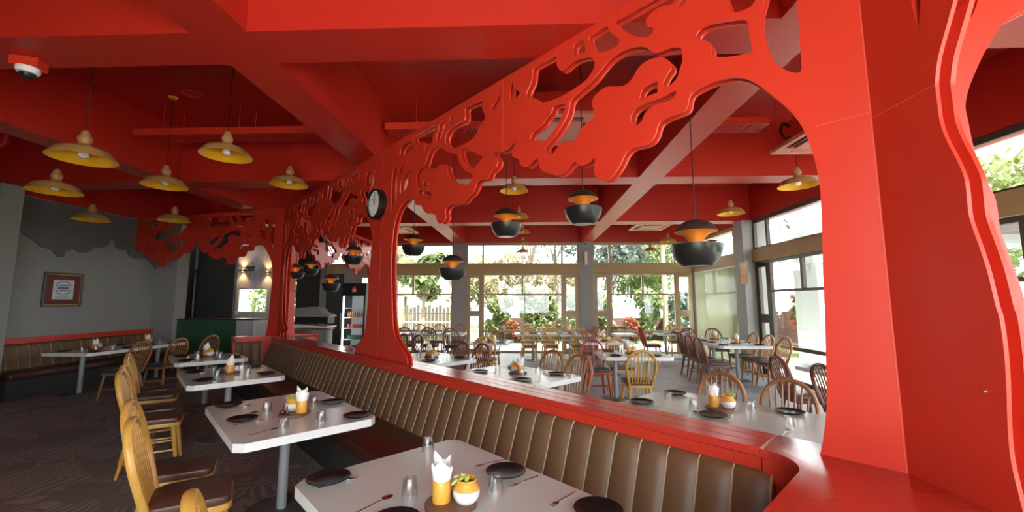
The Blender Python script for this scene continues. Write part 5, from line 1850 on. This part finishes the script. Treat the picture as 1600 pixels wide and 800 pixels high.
for a, b, c, e in ((-w, -w + 0.045, 0.29, 1.85), (w - 0.045, w, 0.29, 1.85), (-w + 0.045, w - 0.045, 0.29, 0.34), (-w + 0.045, w - 0.045, 1.80, 1.85)):
    add_box(bm, a, b, -d - 0.04, -d - 0.004, c, e)
dr = obj('door', bm, M['black'], r)
bm = B()
add_box(bm, -w + 0.04, w - 0.04, -d - 0.026, -d - 0.018, 0.335, 1.805)
obj('door_glass', bm, M['pane'], dr)
bm = B()
add_tube(bm, [(-w + 0.02, -d - 0.065, 0.9), (-w + 0.02, -d - 0.065, 1.35)], 0.010, 8)
obj('handle', bm, M['steel'], dr)
bm = B()
add_box(bm, -w + 0.05, -w + 0.065, -d + 0.01, -d + 0.025, 0.36, 1.79)
obj('light_strip', bm, mat('fridge_light', (1, 1, 1), 0.5, emit=(0.85, 0.95, 1.0), es=9.0), r)
bm = B()
tri = [(-0.055, 1.93), (0.055, 1.93), (0.06, 1.99), (0.035, 2.0), (0.028, 2.04), (0.008, 2.075), (-0.004, 2.03), (-0.03, 2.045), (-0.058, 1.99)]
add_prism(bm, tri, -0.0, 0.003, mx=Matrix(((1, 0, 0, 0), (0, 0, -1, -d), (0, 1, 0, 0), (0, 0, 0, 1))))
obj('flame_emblem', bm, mat('emblem_red', (0.75, 0.03, 0.02), 0.5), r, smooth=0)
bm = B()
for a, b, c, e in ((-0.045, 0.045, 1.945, 1.957), (-0.04, 0.04, 1.965, 1.98), (-0.06, 0.06, 1.905, 1.918)):
    add_box(bm, a, b, -d - 0.006, -d - 0.0031, c, e)
obj('emblem_bars', bm, M['white'], r, smooth=0)

fx, fy = -4.66, 11.3
bm = B()
add_lathe(bm, [(0, 0), (0.024, 0), (0.026, 0.01), (0.026, 0.10), (0.012, 0.14), (0.012, 0.17), (0, 0.172)], 12)
bt = tag(obj('drink_bottle', bm, mat('amber_drink', (0.55, 0.20, 0.06), 0.25)), 'amber bottle on the upper shelf of the drinks fridge', 'bottle', 'bottles in the drinks fridge')
bt.location = (fx - 0.22, fy - 0.12, 1.2145)
for k in range(1, 8):
    dup(bt, (fx - 0.22 + k * 0.062, fy - 0.12, 1.2145))
bm = B()
add_box(bm, -0.045, 0.045, -0.05, 0.05, 0, 0.10, bev=0.018, seg=2)
pk = tag(obj('snack_pack', bm, mat('red_wrapper', (0.60, 0.07, 0.04), 0.35)), 'red wrapped pack on the middle shelf of the drinks fridge', 'packet', 'packs in the drinks fridge')
pk.location = (fx - 0.2, fy - 0.10, 0.9345)
for k in range(1, 5):
    dup(pk, (fx - 0.2 + k * 0.10, fy - 0.10, 0.9345), 0.1 * k)
bm = B()
add_box(bm, -0.20, 0.22, -0.09, 0.06, 0, 0.10, bev=0.01)
gb = tag(obj('drink_crate', bm, M['green']), 'green crate on the lower shelf of the drinks fridge', 'crate')
gb.location = (fx, fy - 0.08, 0.6345)

r = thing('hooded_station', 'round grey serving station with a hood beside the drinks fridge', 'serving station', (-6.05, 11.6, 0), 0)
bm = B()
add_lathe(bm, [(0.50, 0), (0.50, 0.86), (0, 0.86)], 32)
obj('drum', bm, M['granite'], r)
bm = B()
add_lathe(bm, [(0.0, 0.861), (0.54, 0.861), (0.56, 0.88), (0.54, 0.90), (0, 0.90)], 32)
obj('wood_rim', bm, M['oak'], r)
bm = B()
add_prism(bm, [(-0.50, 0.92), (0.52, 0.92), (0.52, 0.96), (-0.50, 1.02)], -0.30, 0.30, mx=Matrix(((1, 0, 0, 0), (0, 0, -1, 0), (0, 1, 0, 0), (0, 0, 0, 1))))
obj('cloth', bm, M['cream'], r)
bm = B()
add_box(bm, -0.46, 0.46, -0.12, 0.28, 1.03, 1.22)
obj('opening', bm, M['black'], r)
bm = B()
add_prism(bm, [(-0.52, 1.222), (0.52, 1.222), (0.50, 1.27), (0.32, 1.31), (0.16, 1.46), (-0.02, 1.50), (-0.5, 1.46)], -0.30, 0.16, mx=Matrix(((1, 0, 0, 0), (0, 0, -1, 0), (0, 1, 0, 0), (0, 0, 0, 1))))
obj('hood', bm, M['col_grey'], r)

# ------------------------------------------------------------------ outside the windows
bm = B()
add_box(bm, -45, 45, -40, 60, -0.35, -0.16)
struct('ground_outside', bm, M['lawn'])
bm = B()
add_box(bm, -13, 8.0, 13.9, 17.2, -0.16, -0.08)
add_box(bm, 5.8, 8.0, -6, 13.9, -0.16, -0.08)
add_box(bm, -14, 8.0, -16, -2.5, -0.16, -0.08)  # unseen pale paving at the rear, added to bounce sunlight up to the ceiling
struct('path_and_bounce_paving', bm, M['paving'])
bm = B()
add_box(bm, -1.5, 20, 20.2, 20.6, -0.2, 0.86)
struct('garden_wall', bm, M['laterite'])
bm = B()
add_box(bm, 10.4, 10.8, 2, 20.2, -0.2, 1.25)
struct('garden_wall', bm, M['laterite'])
bm = B()
add_box(bm, 7.15, 7.55, 10.4, 11.3, -0.16, 4.2)
add_box(bm, 7.15, 7.55, 4.8, 5.6, -0.16, 4.2)
struct('porch_column', bm, M['out_white'])
bm = B()
for y in (6.2, 8.4, 10.6, 12.8):
    add_box(bm, 5.9, 8.6, y, y + 0.14, 2.42, 2.62)
add_box(bm, 7.25, 7.45, 3, 15, 2.62, 2.80)
struct('porch_beam', bm, M['col_grey'])
bm = B()
add_box(bm, 5.8, 6.5, -2.6, 14.4, ZC - 0.75, ZC - 0.6)
add_box(bm, -12.2, 6.5, 13.84, 14.5, ZC - 0.75, ZC - 0.6)
struct('roof_eaves', bm, M['out_white'])
r = thing('handrail', 'white tubular handrail outside the window beside the clock pillar', 'railing', (-3.8, 14.9, -0.08), 0)
bm = B()
add_tube(bm, catmull([(-2.2, 0, 1.0), (0, 0, 1.0), (1.6, 0, 1.0), (1.85, 0, 0.95), (1.95, 0, 0.8), (2.3, -0.1, 0.45), (2.7, -0.2, 0.0)], 4), 0.03, 8)
obj('top_rail', bm, M['white'], r)
for x in (-1.8, -0.4, 1.0):
    bm = B()
    add_tube(bm, [(x, 0, 0), (x, 0, 1.0)], 0.022, 8)
    obj('post', bm, M['white'], r)
r = thing('slat_fence', 'weathered timber slat fence beyond the white handrail', 'fence', (-6.5, 20.0, -0.16), 0)
bm = B()
for k in range(34):
    x = -3.0 + k * 0.18
    add_box(bm, x, x + 0.15, -0.02, 0.02, 0.05, 1.5 + 0.08 * ((k * 7) % 3))
obj('slats', bm, M['bark_pale'], r)
bm = B()
for z in (0.4, 1.2):
    add_box(bm, -3.0, 3.1, 0.021, 0.06, z, z + 0.08)
obj('rails', bm, M['bark'], r)
r = thing('garden_shelter', 'pale gabled garden shelter beyond the timber fence', 'shelter', (-5.6, 24, -0.16), 0)
bm = B()
add_prism(bm, [(-2.2, 2.1), (2.2, 2.1), (0, 3.0)], -1.5, 1.5, mx=Matrix(((1, 0, 0, 0), (0, 0, -1, 0), (0, 1, 0, 0), (0, 0, 0, 1))))
obj('roof', bm, mat('pale_roof', (0.60, 0.52, 0.46), 0.8), r)
for x in (-1.9, 1.9):
    for y in (-1.3, 1.3):
        bm = B()
        add_box(bm, x - 0.08, x + 0.08, y - 0.08, y + 0.08, 0, 2.1)
        obj('post', bm, M['bark_pale'], r)


def leaf_cloud(n, blobs, size, rr):
    bm = B()
    tot = sum(b[3] ** 2 for b in blobs)
    for bx, by, bz, br in blobs:
        for _ in range(int(n * br * br / tot)):
            while True:
                v = Vector((rr.uniform(-1, 1), rr.uniform(-1, 1), rr.uniform(-1, 1)))
                if 0.35 < v.length < 1:
                    break
            p = Vector((bx, by, bz)) + Vector((v.x, v.y, v.z * 0.85)) * br
            s = size * rr.uniform(0.6, 1.3)
            q = Matrix.Translation(p) @ Matrix.Rotation(rr.uniform(0, 6.3), 4, 'Z') @ Matrix.Rotation(rr.uniform(-1.2, 1.2), 4, 'X')
            vs = [bm.verts.new(q @ Vector(c)) for c in ((-s * 0.45, 0, 0), (0, -s, 0.1 * s), (s * 0.45, 0, 0), (0, s, 0.1 * s))]
            bm.faces.new(vs)
    return bm


def tree(label, x, y, h, spread, leaf, bark, n, seed, blobs=None, trunk=0.12, size=0.16, lean=0.0):
    rr = random.Random(seed)
    r = thing('garden_tree', label, 'tree', (x, y, -0.2), 0, 'trees beyond the windows')
    bm = B()
    top = h * 0.72
    add_tube(bm, [(0, 0, 0), (lean * 0.3, 0, top * 0.35), (lean * 0.8, 0.1, top * 0.7), (lean, 0.1, top)], [trunk, trunk * 0.8, trunk * 0.6, trunk * 0.25], 9)
    tk = obj('trunk', bm, M[bark], r)
    bl = []
    bm = B()
    for k in range(blobs or 7):
        a = rr.uniform(0, 6.28)
        d = spread * rr.uniform(0.15, 0.75)
        z = h * rr.uniform(0.55, 0.92)
        bl.append((lean + d * math.cos(a), d * math.sin(a), z, spread * rr.uniform(0.32, 0.5)))
        add_tube(bm, [(lean * 0.8, 0.1, top * 0.62), (lean + d * 0.5 * math.cos(a), d * 0.5 * math.sin(a), (top * 0.62 + z) / 2 + 0.2), bl[-1][:3]], [trunk * 0.4, trunk * 0.25, trunk * 0.08], 6)
    obj('branches', bm, M[bark], r)
    obj('foliage', leaf_cloud(n, bl, size, rr), M[leaf], r, smooth=0)
    return r


def shrub(label, x, y, h, w, leaf, n, seed, size=0.12):
    rr = random.Random(seed)
    r = thing('garden_shrub', label, 'shrub', (x, y, -0.2), 0, 'shrubs along the garden wall')
    bl = [(rr.uniform(-.5, .5) * w, rr.uniform(-.3, .3) * w, h * f, w * rr.uniform(0.42, 0.58)) for f in (0.3, 0.5, 0.5, 0.72, 0.82)]
    bm = B()
    for b in bl:
        add_tube(bm, [(0, 0, 0), (b[0] * 0.4, b[1] * 0.4, b[2] * 0.5), b[:3]], [0.03, 0.02, 0.006], 6)
    obj('stems', bm, M['bark'], r)
    obj('foliage', leaf_cloud(n, bl, size, rr), M[leaf], r, smooth=0)
    return r


tree('big-leaved pale green tree seen through the railing window', -4.6, 18.2, 4.0, 1.5, 'leaf_a', 'bark_pale', 1500, 1, size=0.22)
tree('bare pale trunk rising through the railing window', -3.1, 17.6, 8.5, 1.8, 'leaf_c', 'bark_pale', 900, 2, trunk=0.17, size=0.2)
tree('dry yellowish tree behind the handrail', -7.2, 22.5, 6.0, 2.6, 'leaf_c', 'bark', 2200, 3)
tree('thin forked tree in the middle far window', 0.2, 23.0, 8.0, 2.4, 'leaf_b', 'bark_pale', 500, 4, trunk=0.13)
tree('airy pale tree high in the middle clerestory', 1.8, 26.0, 9.5, 3.2, 'leaf_b', 'bark_pale', 900, 5, trunk=0.16)
tree('dark round tree behind the big black lamp', 4.2, 20.8, 5.6, 1.9, 'leaf_b', 'bark', 2600, 6, size=0.18)
tree('tall blue-green tree filling the clerestory by the column', 4.6, 23.5, 9.0, 2.8, 'leaf_b', 'bark', 3000, 7)
tree('straight pale trunk before the slim corner casement', 6.4, 19.4, 9.0, 1.9, 'leaf_b', 'bark_pale', 1300, 8, trunk=0.16)
tree('pale green tree beyond the corner', 8.6, 24.0, 7.5, 3.0, 'leaf_a', 'bark', 2600, 9)
tree('bright green tree beyond the side garden wall', 13.5, 13.0, 6.0, 3.0, 'leaf_a', 'bark', 3000, 10)
tree('spreading tree beyond the porch', 15.5, 8.0, 7.0, 3.4, 'leaf_a', 'bark', 3000, 11)
tree('tall loose tree high in the side clerestory', 13.0, 19.0, 10.0, 3.2, 'leaf_b', 'bark', 2600, 12)
tree('green tree seen through the pantry window', -13.5, 20.0, 5.0, 2.6, 'leaf_a', 'bark', 2600, 13)
tree('bushy tree lower in the pantry window', -11.2, 19.0, 3.2, 1.8, 'leaf_a', 'bark', 1800, 14)
tree('pale tree behind the middle window hedge', -1.6, 25.0, 4.8, 2.4, 'leaf_c', 'bark_pale', 2200, 15)
SHR = [(-1.35, 19.3, 2.25, 0.80, 'leaf_a', 'light green shrub at the clock end of the middle far window'),
       (0.45, 19.2, 2.75, 1.15, 'leaf_a', 'rounded light green shrub in the heart of the middle far window'),
       (2.15, 19.3, 2.70, 0.95, 'leaf_a', 'rounded light green shrub by the column in the middle far window'),
       (-0.55, 18.6, 0.95, 0.42, 'leaf_d', 'low red-flowered shrub in the middle far window'),
       (3.35, 19.1, 2.4, 0.70, 'leaf_a', 'light green shrub beside the column in the corner far window'),
       (4.55, 18.6, 1.15, 0.45, 'leaf_d', 'red-flowered shrub in the corner far window'),
       (5.35, 19.3, 2.5, 0.95, 'leaf_a', 'light green shrub before the pale trunk'),
       (7.3, 19.3, 2.6, 1.0, 'leaf_b', 'dusty green shrub behind the slim corner casement'),
       (9.6, 9.4, 2.2, 0.6, 'leaf_b', 'dark climbing shrub beside the pale porch column'),
       (9.9, 8.8, 1.2, 0.45, 'leaf_d', 'red-flowered shrub in front of the side garden wall'),
       (9.3, 14.0, 2.8, 0.9, 'leaf_d', 'tall red-flowered shrub behind the sheer blind')]
for i, (x, y, h, w, lf, lb) in enumerate(SHR):
    shrub(lb, x, y, h, w, lf, 4500, 100 + i)
shrub('sunlit pale shrub close outside the low pane behind the honey chairs', 3.0, 15.6, 0.95, 0.5, 'leaf_c', 700, 150)
tree('broad dry tree row behind the garden wall, clock end', -3.4, 30.0, 4.4, 3.6, 'leaf_c', 'bark_pale', 4200, 16, blobs=12, size=0.24)
tree('broad dry tree behind the garden wall, middle window', 2.6, 31.0, 4.2, 3.6, 'leaf_c', 'bark_pale', 4200, 17, blobs=12, size=0.24)
tree('broad green tree behind the garden wall, corner window', 8.5, 29.0, 4.8, 3.8, 'leaf_a', 'bark', 4200, 18, blobs=12, size=0.24)
tree('broad green tree beyond the side wall', 19.0, 15.0, 7.5, 4.5, 'leaf_a', 'bark', 4200, 19, blobs=12, size=0.24)
